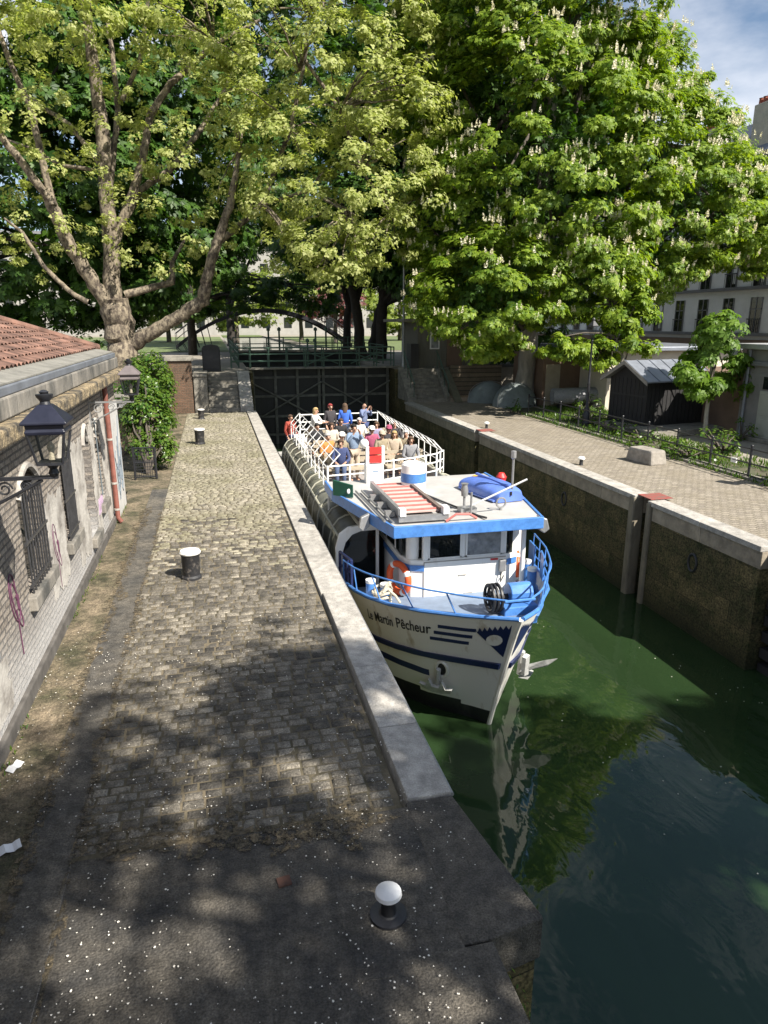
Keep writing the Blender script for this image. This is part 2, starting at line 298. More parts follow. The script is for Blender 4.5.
M_lockwall = brick_mat('mossy_lock_masonry', (0.15, 0.118, 0.056), (0.078, 0.064, 0.031), (0.035, 0.03, 0.016), 0.95, 0.42, 'YZ', 0.006, stain=(0.025, 0.034, 0.010), stain_amt=0.97, stain_scale=2.8, band=[(-2.5, -1.8, (0.010, 0.016, 0.006), 0.95)], mottle=.75, bump=1.0)
M_lockwallX = brick_mat('mossy_lock_masonry_end', (0.11, 0.10, 0.075), (0.08, 0.075, 0.055), (0.05, 0.045, 0.03), 0.62, 0.31, 'XZ', 0.018, stain=(0.03, 0.033, 0.018), stain_amt=0.8, stain_scale=1.6)
M_brickL = brick_mat('pale_painted_brick', (0.36, 0.315, 0.265), (0.26, 0.22, 0.18), (0.12, 0.11, 0.10), 0.22, 0.075, 'YZ', 0.013, stain=(0.20, 0.18, 0.165), stain_amt=0.8, stain_scale=1.7, bump=1.0, mottle=.3, band=[(0.35, 1.0, (0.50, 0.495, 0.49), 0.65), (-0.2, 0.12, (0.10, 0.09, 0.075), 0.8)])
M_brickpier = brick_mat('brown_brick', (0.17, 0.095, 0.06), (0.12, 0.07, 0.045), (0.10, 0.085, 0.065), 0.22, 0.075, 'XZ', 0.012, stain=(0.06, 0.05, 0.035), stain_amt=0.7)
M_rubble = brick_mat('rubble_stone', (0.26, 0.20, 0.135), (0.15, 0.12, 0.085), (0.09, 0.075, 0.055), 0.4, 0.24, 'YZ', 0.03, stain=(0.07, 0.06, 0.04), stain_amt=0.6)
L_plane = leaf_mat('plane_leaf', (0.26, 0.31, 0.07), (0.50, 0.515, 0.21), 0.48, (1.15, 1.25, 0.6))
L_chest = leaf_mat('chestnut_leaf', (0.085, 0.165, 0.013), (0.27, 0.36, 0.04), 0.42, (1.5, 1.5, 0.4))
L_dark = leaf_mat('shaded_chestnut_leaf', (0.022, 0.06, 0.010), (0.075, 0.15, 0.02), 0.3)  # darker copy of the chestnut leaf, shade put into its colour
L_light = leaf_mat('bright_far_leaf', (0.14, 0.20, 0.03), (0.27, 0.32, 0.06), 0.4)
L_bush = leaf_mat('glossy_bush_leaf', (0.035, 0.095, 0.012), (0.13, 0.195, 0.03), 0.3, rough=0.35)
L_young = leaf_mat('young_tree_leaf', (0.08, 0.16, 0.016), (0.17, 0.27, 0.035), 0.45)
L_flower = leaf_mat('cream_blossom', (0.72, 0.67, 0.48), (0.85, 0.82, 0.68), 0.3, (1.0, 0.95, 0.8))

# ------------------------------------------------------------------ water
def water_mat(name, col, seed=0.0):
    m = bpy.data.materials.new(name); m.use_nodes = True; t = m.node_tree; L = t.links.new; n = t.nodes.new
    b = t.nodes['Principled BSDF']; b.inputs['Roughness'].default_value = 0.035; b.inputs['IOR'].default_value = 1.33; b.inputs['Specular IOR Level'].default_value = 1.0
    tc = n('ShaderNodeTexCoord'); mp = n('ShaderNodeMapping'); mp.inputs['Scale'].default_value = (1.0, 0.55, 1); mp.inputs['Location'].default_value = (seed, seed, 0); L(tc.outputs['Object'], mp.inputs[0])
    n0 = n('ShaderNodeTexNoise'); n0.inputs['Scale'].default_value = 0.5; n0.inputs['Detail'].default_value = 4; L(mp.outputs[0], n0.inputs[0])
    r = n('ShaderNodeValToRGB'); r.color_ramp.elements[0].color = (*[c * 0.75 for c in col], 1); r.color_ramp.elements[1].color = (*col, 1); r.color_ramp.elements[0].position = 0.35; r.color_ramp.elements[1].position = 0.65; L(n0.outputs[0], r.inputs[0]); L(r.outputs[0], b.inputs['Base Color'])
    n1 = n('ShaderNodeTexNoise'); n1.inputs['Scale'].default_value = 1.5; n1.inputs['Detail'].default_value = 3; n1.inputs['Distortion'].default_value = 0.6; L(mp.outputs[0], n1.inputs[0])
    n2 = n('ShaderNodeTexNoise'); n2.inputs['Scale'].default_value = 7; n2.inputs['Detail'].default_value = 2; L(mp.outputs[0], n2.inputs[0])
    ma = n('ShaderNodeMath'); ma.operation = 'MULTIPLY_ADD'; ma.inputs[1].default_value = 0.10; L(n2.outputs[0], ma.inputs[0]); L(n1.outputs[0], ma.inputs[2])
    bp = n('ShaderNodeBump'); bp.inputs['Strength'].default_value = 0.24; bp.inputs['Distance'].default_value = 0.06; L(ma.outputs[0], bp.inputs['Height']); L(bp.outputs[0], b.inputs['Normal'])
    return m
WZ = -2.45
tag(MB().add([(0.5, -60, WZ), (11.5, -60, WZ), (11.5, 38.2, WZ), (0.5, 38.2, WZ)], [(0, 1, 2, 3)]).build('water', water_mat('canal_water', (0.020, 0.041, 0.015))), kind='structure')
tag(MB().add([(0.9, 38.6, 1.42), (11, 38.6, 1.42), (11, 140, 1.42), (0.9, 140, 1.42)], [(0, 1, 2, 3)]).build('upper_water', water_mat('upper_basin_water', (0.05, 0.07, 0.06), 5.0)), kind='structure')

# ------------------------------------------------------------------ ground
def flat(name, m, x0, x1, y0, y1, z): return tag(MB().add([(x0, y0, z), (x1, y0, z), (x1, y1, z), (x0, y1, z)], [(0, 1, 2, 3)]).build(name, m), kind='structure')
flat('joint_bed', M_joint, -1.32, 1.34, 4.85, 33.1, -0.009)
flat('channel_strip', M_band, -1.68, -1.30, -30, 17.6, -0.002)
flat('gutter', M_gutter, -2.25, -1.68, -30, 17.6, -0.006)
flat('gutter_far', M_gutter, -4.5, -1.30, 17.6, 36, -0.014)
flat('left_ground', M_gravel, -400, -4.5, -60, 36, -0.03)
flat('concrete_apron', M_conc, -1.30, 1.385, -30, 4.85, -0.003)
flat('right_quay', M_quayR, 10.03, 13.6, -30, 34.8, -0.004)
flat('right_bed', M_earth, 13.6, 15.2, -30, 36, -0.01)
flat('right_yard', M_gravel, 15.2, 26, -60, 36, -0.02)
flat('street', mat('asphalt', (0.05, 0.05, 0.052), 0.9, 0.2, 4), 26, 400, -60, 36, -0.03)
tag(MB().bb(-400, 1.78, 36.0, 400, -3, 1.60).build('upper_terrace', M_gravel), kind='structure')
tag(MB().bb(9.55, 400, 36.9, 400, -3, 1.60).build('upper_terrace_right', M_gravel), kind='structure')
flat('lawn', M_lawn, -60, 1.4, 62, 130, 1.63)
flat('lawn_right', M_lawn, 11, 60, 62, 130, 1.63)
tag(MB().bb(1.78, 9.55, 140, 400, -3, 1.60).build('far_ground', M_lawn), kind='structure')

# setts of the left quay: every stone modelled, one surface
def setts():
    V = []; F = []; mi = []; y = 4.9; row = 0
    while y < 32.9:
        d = 0.120 + random.uniform(-.012, .012); x = -1.31 + (row % 2) * -0.08 - random.uniform(0, .03)
        while x < 1.33:
            wdt = 0.175 + random.uniform(-.04, .045); x0 = max(x + .008, -1.31); x1 = min(x + wdt - .008, 1.33)
            if x1 - x0 > 0.05:
                z = random.uniform(-.006, .004); k = len(V); e = 0.018
                tx, ty = random.uniform(-.008, .008), random.uniform(-.008, .008)
                j = [random.uniform(-.007, .007) for _ in range(4)]
                V += [(x0, y + .007 + j[0], -.02), (x1, y + .007 + j[1], -.02), (x1, y + d - .007 + j[2], -.02), (x0, y + d - .007 + j[3], -.02),
                      (x0 + e * .3, y + .01 + j[0], z - .004), (x1 - e * .3, y + .01 + j[1], z - .004), (x1 - e * .3, y + d - .01 + j[2], z - .004), (x0 + e * .3, y + d - .01 + j[3], z - .004),
                      (x0 + e * 1.3, y + .03, z + .003 + tx), (x1 - e * 1.3, y + .03, z + .003 - tx + ty), (x1 - e * 1.3, y + d - .03, z + .003 - tx), (x0 + e * 1.3, y + d - .03, z + .003 + tx - ty)]
                F += [(k, k + 1, k + 5, k + 4), (k + 1, k + 2, k + 6, k + 5), (k + 2, k + 3, k + 7, k + 6), (k + 3, k, k + 4, k + 7), (k + 4, k + 5, k + 9, k + 8), (k + 5, k + 6, k + 10, k + 9), (k + 6, k + 7, k + 11, k + 10), (k + 7, k + 4, k + 8, k + 11), (k + 8, k + 9, k + 10, k + 11)]
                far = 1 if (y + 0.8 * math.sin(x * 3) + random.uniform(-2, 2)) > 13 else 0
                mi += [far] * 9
            x += wdt
        y += d; row += 1
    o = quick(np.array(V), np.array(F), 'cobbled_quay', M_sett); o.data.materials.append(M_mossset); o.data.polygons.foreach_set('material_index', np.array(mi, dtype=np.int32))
    o.data.polygons.foreach_set('use_smooth', np.ones(len(F), dtype=bool)); tag(o, kind='structure')
setts()

# ------------------------------------------------------------------ lock walls
lw = empty('lock_wall', (1.6, 14, 0), 'left lock wall beside the boat, with long pale coping stones along the cobbled quay', 'wall')
g = MB(); g.bb(0.8, 1.74, 4.9, 33.2, -4, -0.35); g.prism([(0.8, 4.9), (0.8, -30), (1.50, -30), (1.50, 3.44), (1.95, 3.52), (1.74, 4.9)], -4, -0.36); g.bb(1.12, 1.9, 36.0, 39, -4, 1.58); g.bb(1.12, 1.74, 33.2, 36.0, -4, -.1); g.build('masonry', M_lockwall, lw)
c = MB(); y = 4.92
while y < 32.9:
    L_ = random.uniform(1.1, 1.5); y1 = min(y + L_, 33.1); xl = 1.37 + (0.03 if y < 9 else 0)
    c.bb(xl, 1.80, y, y1 - .008, -.36, 0.03 + random.uniform(-.003, .003)); y = y1
c.build('coping', M_stone, lw, bevel=.012)
MB().tube([(1.815, 4.95, -.03), (1.815, 33, -.03)], .022, 8).build('edge_rail', M_steel, lw, True)
c = MB()
c.prism([(1.375, 4.905), (1.375, 3.45), (1.60, 3.45), (2.0, 3.53), (1.80, 4.905)], -.36, 0.001)
yy = 3.44
for k in range(9): c.bb(0.95 if k else 1.0, 1.585, yy - 1.6, yy - .006, -.36, 0.0 + .002 * (k % 2)); yy -= 1.6
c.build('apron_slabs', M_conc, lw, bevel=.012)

rw = empty('lock_wall', (9.9, 14, 0), 'right lock wall, mossy dark masonry with pale coping and two vertical gate slots', 'wall')
segs = [(10.05, 13.55), (14.05, 24.3), (24.75, 34.9)]
g = MB(); c = MB(); f = MB()
for (a, b) in segs:
    g.bb(9.57, 11, a, b, -4, -0.40)
    yv = a
    while yv < b - .05:
        y1 = min(yv + random.uniform(1.3, 1.9), b)
        if b - y1 < .5: y1 = b
        c.bb(9.58, 10.03, yv, y1 - .01, -.40, -.06); f.bb(9.53, 9.97, yv, y1 - .006, -.06, 0.05); yv = y1
for (a, b) in ((13.55, 14.05), (24.3, 24.75)): g.bb(9.98, 11, a, b, -4, -0.05)
g.bb(10.02, 11, -30, 10.05, -4, -0.02); g.bb(9.55, 9.84, 34.9, 36.88, -4, .05); g.bb(9.55, 11, 36.88, 38.9, -4, 1.58)
g.build('masonry', M_lockwall, rw)
c.build('facing_stones', mat('tan_facing_stone', (0.34, 0.29, 0.22), 0.85, 0.4, 4, 0.4, island=.15), rw, bevel=.01); f.build('coping', M_stone, rw, bevel=.012)
for (a, b) in ((13.40, 13.56), (14.04, 14.25)):
    MB().bb(9.50, 9.80, a, b, -3.5, 0.02).build('slot_jamb', mat('tan_facing_stone_wet', (0.22, 0.19, 0.14), 0.7, 0.5, 3, 0.4, stretch=(1, 1, .4)), rw, bevel=.04)
for yv in (11.85, 17.5):
    MB().tube([(9.565, yv + .13 * math.cos(t), -.88 + .19 * math.sin(t)) for t in np.linspace(0, 2 * math.pi, 16, False)], .03, 6, closed=True).build('mooring_ring_recess', M_iron, rw, True)
    MB().lathe([(0.01, 0), (.11, .01)], (0, 0, 0), 12).build('recess_shade_disc', M_dark, rw).matrix_local = Matrix.Translation(Vector((9.562, yv, -.88)) - Vector(ORG[rw.name])) @ Matrix.Rotation(R(-90), 4, 'Y') @ Matrix.Scale(1.5, 4, (1, 0, 0))  # flat dark disc, the hollow's shade put into its colour
c = MB()
for k in range(8): c.bb(9.80, 10.03, 5.5, 10.0, -2.5 + k * .33, -2.5 + k * .33 + .20)
c.build('gate_recess_planks', M_boards, rw)
for (yv, nm, lb) in ((13.8, 'red_cover_plate', 'flat red painted cover plate at the head of the nearer gate slot'), (24.5, 'red_cover_plate', 'flat red painted cover plate at the farther gate slot near the tents')):
    tag(MB().bb(9.62, 10.2, yv - .25, yv + .28, 0.056, 0.075).build(nm, mat('weathered_red_paint', (0.26, 0.065, 0.052), 0.8, 0.0, 7, col2=(.16, .10, .08), pos=(.35, .55)), None, bevel=.005), lb, 'cover plate', 'red cover plates on the right coping')
# lower end of the lock beyond the boat: sill and gate leaves
lg = empty('lock_gate', (5.6, 38.4, 1.2), 'closed dark timber and iron lock gate behind the boat', 'lock gate')
for sx in (0, 1):
    x0, x1 = (1.9, 5.68) if sx == 0 else (5.70, 9.55)
    MB().bb(x0, x1, 38.3, 38.5, -4, 1.62).build('gate_leaf', mat('black_wet_timber', (0.018, 0.019, 0.016), 0.55, 0.4, 3, 0.3, stretch=(3, 3, .4)), lg)
    g = MB()
    for z in (-2.0, -1.0, 0.1, 1.1): g.bb(x0, x1, 38.18, 38.298, z, z + .12)
    for x in np.linspace(x0 + .1, x1 - .12, 4): g.bb(x - .07, x + .07, 38.14, 38.179, -3, 1.6)
    g.bar((x0, 38.1, .9), (x1, 38.1, -1.2), .05); g.bar((x0, 38.08, -1.2), (x1, 38.08, .9), .05)
    g.build('gate_bracing', mat('wet_grey_iron', (0.19, 0.19, 0.16), 0.7, 0.6, 3), lg)
g = MB(); g.bb(1.6, 9.9, 37.35, 38.15, 1.64, 1.72); g.build('walkway', M_stone_dark, lg)
g = MB()
for yv in (37.42, 38.08):
    for z in (2.05, 2.42, 2.74): g.bar((0.9, yv, z), (9.6, yv, z), .03, 6)
    for x in np.linspace(0.9, 9.6, 10): g.bar((x, yv, 1.72), (x, yv, 2.76), .036, 6)
for x in (4.9, 7.2): g.bar((x, 37.4, 1.9), (x + 1.6, 37.4, 2.5), .03, 6); g.bar((x, 37.4, 2.5), (x + 1.6, 37.4, 1.9), .03, 6)
g.build('railing', M_dgreen, lg)
for x in (5.0, 5.4): MB().lathe([(.05, 1.7), (.05, 3.0), (.10, 3.02), (.10, 3.14), (.03, 3.2)], (x, 38.3, 0), 10).build('winding_gear', M_dgreen, lg)

# ------------------------------------------------------------------ stairs, pillar, box, hut
def stairs(x0, x1, y0, y1, zt, label, cheeks, n=10):
    e = empty('stone_stairs', ((x0 + x1) / 2, y0, 0), label, 'stairs')
    g = MB()
    for k in range(n): g.bb(x0, x1, y0 + (y1 - y0) * k / n, y1, zt * k / n + (-.02 if k == 0 else 0), zt * (k + 1) / n)
    g.build('steps', M_stone_dark, e, bevel=.012)
    for (a, b) in cheeks:
        MB().slab([(a, y0 - .15, 0), (a, y1, 0), (a, y1, zt + .1), (a, y0 - .15, .25)], (b - a, 0, 0)).build('cheek_wall', M_stone_dark, e)
    return e
stairs(-0.32, 1.08, 33.2, 35.98, 1.6, 'left flight of worn stone stairs beside the lock gate, between plain stone flanks', [])
t = empty('stair_pier', (-.5, 33.5, 0), 'square stone flank left of the stairs at the end of the cobbled quay', 'wall')
MB().bb(-0.95, -0.34, 33.15, 35.98, -.05, 1.62).build('flank', M_stone_dark, t, bevel=.02); MB().bb(-0.98, -0.33, 33.1, 36.0, 1.62, 1.72).build('cap', M_stone_dark, t, bevel=.02)
t = empty('stair_pier', (1.4, 33.5, 0), 'narrow pale stone flank right of the left stairs, beside the dark gate', 'wall')
MB().slab([(1.10, 33.1, -.05), (1.10, 35.98, -.05), (1.10, 35.98, 1.7), (1.10, 33.1, .25)], (.60, 0, 0)).build('flank', M_stone, t, bevel=.02)
rs = stairs(10.2, 11.75, 34.9, 36.88, 1.6, 'right flight of stone stairs climbing to the lock hut', [(9.70, 10.16), (11.76, 12.0)])
for xh in (11.88, 10.02):
    g = MB(); g.tube([(xh, 34.7, .95), (xh, 36.9, 2.55)], .03, 6)
    for k in range(4): yv = 34.8 + k * .65; g.bar((xh, yv, .1 + k * .4), (xh, yv, 1.02 + k * .475), .02, 6)
    g.build('handrail', M_dgreen, rs)
tag(MB().slab([(12.15, 34.2, 0.02), (12.15, 36.5, 1.55), (12.15, 36.9, 1.55), (12.15, 34.6, 0.02)], (.35, 0, 0)).build('wooden_ramp', mat('grey_green_timber', (0.16, 0.15, 0.10), 0.85, 0.3, 5), None), 'narrow weathered plank ramp beside the right stairs', 'ramp')
bp = empty('brick_pier', (-1.5, 33.2, 0), 'stout brown brick pier with a flat dark cap left of the stairs', 'wall')
MB().bb(-2.05, -1.0, 33.0, 34.0, -.05, 2.35).build('shaft', M_brickpier, bp, bevel=.02); MB().bb(-2.15, -.9, 32.9, 34.1, 2.35, 2.5).build('cap', M_stone_dark, bp, bevel=.02)
rt = empty('retaining_wall', (-3.2, 28, 0), 'low dark rubble wall behind the leafy bush on the left bank', 'wall')
MB().bb(-3.4, -2.9, 22.5, 33.0, -.05, 1.5).build('masonry', M_rubble, rt); MB().bb(-3.45, -2.85, 22.45, 33.05, 1.5, 1.62).build('cap', M_stone_dark, rt)
cb = empty('control_cabinet', (-.1, 37.2, 1.6), 'black rounded-top control cabinet at the head of the left stairs', 'cabinet')
MB().slab([(-.55 + .0, 37, 1.6), (.35, 37, 1.6), (.35, 37, 2.75), (.25, 37, 2.88), (-.1, 37, 2.95), (-.45, 37, 2.88), (-.55, 37, 2.75)], (0, .5, 0)).build('housing', M_black, cb, bevel=.02)
MB().bb(-.48, .28, 36.97, 36.997, 1.75, 2.65).build('door', M_iron, cb)
hut = empty('lock_hut', (11.8, 38.5, 1.6), 'small grey timber lock-keeper hut with a flat overhanging roof above the right stairs', 'hut')
MB().bb(11.0, 15.5, 37.6, 41, 1.6, 4.05).build('wall', mat('grey_olive_timber', (0.17, 0.16, 0.13), 0.85, 0.3, 3, 0.2, stretch=(5, 5, .5)), hut)
MB().bb(10.0, 16.0, 36.9, 41.5, 4.06, 4.22).build('roof', M_stone_dark, hut, bevel=.02)
for (x0, x1, z0, z1, m_) in ((11.7, 12.25, 2.6, 3.7, M_white), (14.0, 15.1, 2.6, 3.7, M_white)):
    wn = MB().bb(x0, x1, 37.55, 37.597, z0, z1).build('window', m_, hut); MB().bb(x0 + .07, x1 - .07, 37.53, 37.548, z0 + .07, z1 - .07).build('pane', mat('painted_reflection_pane', (0.28, 0.3, 0.3), 0.2, 0.5, 4), wn)  # pale grey base colour stands in for a reflection on the pane
MB().bb(12.7, 13.6, 37.55, 37.598, 1.62, 3.75).build('door', M_brown, hut)
MB().bb(10.5, 10.95, 37.2, 38.0, 1.62, 2.9).build('cupboard', M_black, hut)
MB().bb(12.6, 15.6, 36.6, 36.88, 0, 1.75).build('base_wall', M_rubble, hut)
lp = empty('lamp_mast', (10.08, 37.2, 1.6), 'slim tall grey mast beside the lock hut', 'mast')
MB().lathe([(.09, 0), (.075, .6), (.06, .62), (.05, 5.6)], (10.08, 37.2, 1.6), 10).build('pole', M_steel, lp, True); MB().box((10.08, 36.9, 7.15), (.18, .7, .1)).build('lamp_head', M_steel, lp, bevel=.02)
for (x, y0_, y1_, lb) in ((1.35, 40, 60, 'green railing along the left edge of the upper basin'), (10.1, 42, 60, 'green railing along the right edge of the upper basin')):
    e = empty('basin_railing', (x, 50, 1.6), lb, 'railing', 'railings of the upper basin'); g = MB()
    for z in (2.05, 2.4, 2.7): g.bar((x, y0_, z), (x, y1_, z), .03, 6)
    for yv in np.linspace(y0_, y1_, 11): g.bar((x, yv, 1.6), (x, yv, 2.75), .04, 6)
    g.build('rail', M_dgreen, e)
ug = empty('upper_gate', (5.6, 47, 1.6), 'far pair of dark gates with green beams across the upper basin', 'lock gate')
MB().bb(1.5, 9.8, 47, 47.25, 0, 2.15).build('gate_leaf', M_boards, ug); MB().bb(1.2, 10.0, 46.7, 47.4, 2.16, 2.28).build('walkway', M_stone_dark, ug)
g = MB()
for z in (2.7, 3.1): g.bar((1.3, 46.75, z), (9.9, 46.75, z), .03, 6)
for x in np.linspace(1.3, 9.9, 9): g.bar((x, 46.75, 2.2), (x, 46.75, 3.12), .04, 6)
g.build('railing', M_dgreen, ug)
for x in (3.6, 4.3, 6.7, 7.4): MB().lathe([(.06, 2.28), (.06, 3.5), (.12, 3.52), (.12, 3.66), (.03, 3.75)], (x, 47.1, 0), 10).build('winding_gear', M_dgreen, ug)
# arched footbridge beyond
ab = empty('arched_footbridge', (4.5, 64, 1.6), 'arched iron footbridge far beyond the lock gate', 'footbridge')
def archz(x): return 2.0 + 3.05 * (1 - ((x - 4.6) / 7.6) ** 2)
for yv in (62.6, 65.0):
    MB().slab([(x, yv, archz(x) - .16) for x in np.linspace(-3, 12.2, 23)] + [(x, yv, archz(x) + .17) for x in np.linspace(12.2, -3, 23)], (0, .12, 0)).build('arch_rib', M_iron, ab)
    g = MB(); xs = np.linspace(-3, 12.2, 23)
    g.tube([(x, yv, archz(x) + 1.15) for x in xs], .035, 6); g.tube([(x, yv, archz(x) + .65) for x in xs], .02, 6)
    for x in xs: g.bar((x, yv, archz(x)), (x, yv, archz(x) + 1.15), .022, 6)
    for x in np.linspace(-3, 0.2, 7)[:-1]: g.bar((x, yv, archz(x) - .1), (x + .3, yv, 1.6 + (archz(x) - 2) * .3), .03, 6)
    g.build('railing', M_iron, ab)
MB().grid(lambda u, v: (-3 + 15.2 * u, 62.72 + 2.28 * v, archz(-3 + 15.2 * u)), 22, 1).build('deck', M_stone_dark, ab)

# ------------------------------------------------------------------ left brick building
bl = empty('brick_building', (-5, 6, 0), 'low whitewashed brick building with orange tiled roof along the left quay', 'building')
XW = -2.2; YE = 16.5
wins = [(8.1, 9.1, 1.0, 2.42, 'bars'), (10.3, 11.0, .95, 2.4, 'bars2'), (12.15, 12.7, .45, 2.35, 'shut'), (4.3, 5.3, 1.0, 2.42, 'bars'), (13.35, 13.85, .75, 2.3, 'shut')]
wins.sort()
g = MB(); edges = [-8.0] + [e for wv in wins for e in (wv[0], wv[1])] + [YE]
for i in range(0, len(edges), 2): g.bb(XW - .4, XW, edges[i], edges[i + 1], -.05, 2.86)
for (a, b, z0, z1, k) in wins: g.bb(XW - .4, XW, a, b, -.05, z0); g.bb(XW - .4, XW, a, b, z1, 2.86)
g.bb(-8, XW - .4, YE - .4, YE, -.05, 2.86); g.bb(-8, XW - .4, -8, -7.6, -.05, 2.86); g.bb(-8, -7.6, -7.6, YE - .4, -.05, 2.86)
g.build('wall', M_brickL, bl)
MB().bb(XW - .02, XW + .05, -8, YE, -.04, .16).build('plinth', mat('dark_plinth', (.12, .11, .10), .9, .5, 4), bl, bevel=.015)
g = MB()
for k in range(20):
    a = -8 + k * 1.235; g.bb(XW - .35, XW + .27, a, a + 1.228, 2.865, 3.04)
g.build('cornice', M_cornice, bl, bevel=.03)
g = MB()
for k in range(14): a = -8 + k * 1.765; g.bb(XW - .3, XW + .12, a, a + 1.757, 3.045, 3.27)
g.build('parapet', M_parapet, bl, bevel=.02)
g = MB(); g.bb(XW - .42, XW + .10, -8, YE + .05, 3.275, 3.37); g.build('gutter', M_zinc, bl, bevel=.012)
MB().slab([(XW + .06, -8, 3.375), (XW + .06, YE, 3.375), (XW - .30, YE, 3.45), (XW - .30, -8, 3.45)], (0, 0, .018)).build('flashing', mat('lichen_grey_lead', (.24, .23, .20), .8, .4, 4, .2), bl)
# tiles: each course a stepped row of half round tiles
def roof_tiles():
    V = []; F = []
    x0, z0, x1, z1 = XW - .24, 3.45, -5.2, 4.60; n = 16; L_ = math.hypot(x1 - x0, z1 - z0)
    for i in range(n):
        ta, tb = i / n, (i + 1.25) / n
        ye = YE - (YE - 13.0) * (i / n); y = -8.0
        while y < ye - .1:
            wd = .19; k = len(V); r = .042; lift = .03
            for (t, lf) in ((ta, lift), (tb, .0)):
                X = x0 + (x1 - x0) * t; Z = z0 + (z1 - z0) * t + lf
                for a in (0, 1, 2, 3, 4):
                    V.append((X + random.uniform(-.004, .004), y + wd * a / 4, Z + r * (math.sin(math.pi * a / 4) - .4) + random.uniform(-.004, .004)))
            F += [(k + a, k + a + 1, k + a + 6, k + a + 5) for a in range(4)]; 
            y += wd
    V = np.array(V); o = quick(V, np.array(F), 'roof', M_tile, bl); return o
rf = roof_tiles()
g = MB(); g.add([(XW - .24, -8, 3.42), (XW - .24, YE, 3.42), (-5.2, 13.0, 4.54), (-5.2, -8, 4.54), (-8, YE, 3.4), (-8, -8, 3.4)], [(0, 1, 2, 3), (1, 4, 2), (3, 2, 4, 5)]); g.build('roof_hip', M_tile, bl)
g = MB(); g.tube([(XW - .24, YE, 3.48), (-5.2, 13.0, 4.62), (-5.2, -8, 4.62)], .085, 8); g.build('ridge_tiles', M_tile, rf)
for (a, b, z0, z1, k) in wins:
    wn = MB().bb(XW - .17, XW - .15, a, b, z0, z1).build('window', M_pane if k.startswith('bars') else M_shutter, bl)
    MB().bb(XW - .02, XW + .09, a - .10, b + .10, z0 - .17, z0 - .002).build('sill', M_parapet, wn, bevel=.015)
    arc = [(XW - .002, a + (b - a) * t, z1 - .30 + .30 * math.sin(math.pi * t) ** .7) for t in np.linspace(0, 1, 15)]; g = MB()
    for q in range(14): g.slab([arc[q], arc[q + 1], (XW - .002, arc[q + 1][1], z1 + .002), (XW - .002, arc[q][1], z1 + .002)], (-.14, 0, 0))
    g.build('arch_infill', M_brickL, wn)
    g = MB()
    g.tube([(XW + .004, p_[1], p_[2] - .01) for p_ in arc], .042, 6)
    g.build('lintel', M_plaster, wn)
    if k.startswith('bars'):
        g = MB()
        for yv in np.linspace(a + .05, b - .05, 9): g.bar((XW + .03, yv, z0), (XW + .03, yv, z1 - .22), .012, 6)
        for zz in (z0 + .10, z0 + .6, z1 - .24): g.bb(XW + .015, XW + .045, a - .03, b + .03, zz - .015, zz + .015)
        g.build('bars', mat('dull_dark_steel', (.10, .10, .105), .4, .3, 9, metal=.6), wn)
    else:
        g = MB(); g.bb(XW - .14, XW - .11, a + .02, b - .02, z0 + .02, z1 - .02); g.build('shutter', M_shutter, wn)
# plaster pier, painted door at the far end
def ragged(y0, y1, z0, z1, sd, d=.004):
    r_ = random.Random(sd); P = []
    for (a, b) in (((y0, z0), (y1, z0)), ((y1, z0), (y1, z1)), ((y1, z1), (y0, z1)), ((y0, z1), (y0, z0))):
        for t in np.linspace(0, 1, 30, endpoint=False): q_ = math.sin(math.pi * t) * (.06 * math.sin(9 * t + sd) + .04 * math.sin(23 * t + sd * 2) + .02 * math.sin(57 * t)); l_ = math.hypot(b[0] - a[0], b[1] - a[1]); P.append((XW + .003, a[0] + (b[0] - a[0]) * t + q_ * (b[1] - a[1]) / l_, a[1] + (b[1] - a[1]) * t - q_ * (b[0] - a[0]) / l_))
    return MB().slab(P, (d, 0, 0)).build('plaster_patch', M_plaster, bl)
ragged(11.05, 12.05, .3, 2.2, 1); ragged(9.15, 10.2, .5, 1.8, 2); ragged(12.85, 13.3, .2, 2.3, 3, .005); ragged(14.0, 14.9, .2, 2.5, 4); ragged(5.3, 7.0, .25, .8, 5)
dr = MB().bb(XW - .02, XW + .06, 15.0, 16.3, 0, 2.35).build('door', mat('white_door', (0.55, 0.54, 0.52), .7, .2, 3), bl)
g = MB(); random.seed(3)
for k in range(16):
    y0 = random.uniform(15.1, 16.1); z0 = random.uniform(.3, 1.2); pts = [(XW + .066, y0, z0)]
    for j in range(5): pts.append((XW + .066, min(16.25, max(15.05, pts[-1][1] + random.uniform(-.12, .14))), pts[-1][2] + random.uniform(.02, .25)))
    g.tube(pts, .012, 4)
g.build('graffiti', M_graffiti_dark, dr)
def squiggle(y0, z0, s, seed):
    random.seed(seed); g = MB(); pts = []
    for t in np.linspace(0, 4.6 * math.pi, 60): pts.append((XW + .005, y0 + s * (.16 * math.cos(t) + .012 * t), z0 + s * (.34 * math.sin(t * .92) - .02 * t)))
    g.tube(pts, .009, 4); g.tube([(XW + .005, y0 + s * .1, z0 - .25 * s), (XW + .005, y0 + .12 * s, z0 - .95 * s)], .008, 4)
    g.tube([(XW + .005, y0 + s * .18, z0 - .05 * s), (XW + .005, y0 + .2 * s, z0 - .28 * s)], .02, 4); g.build('graffiti', M_graffiti, bl)
squiggle(7.45, 1.25, .75, 1); squiggle(9.5, 1.22, .72, 2); g = MB()
for k in range(5): g.tube([(XW + .008, 13.0 + .1 * k, .62), (XW + .008, 13.06 + .1 * k, .9), (XW + .008, 13.12 + .1 * k, .65)], .012, 4)
g.build('graffiti', mat('faded_mauve_paint', (0.36, 0.26, 0.36), .8, .2), bl)
random.seed(21)
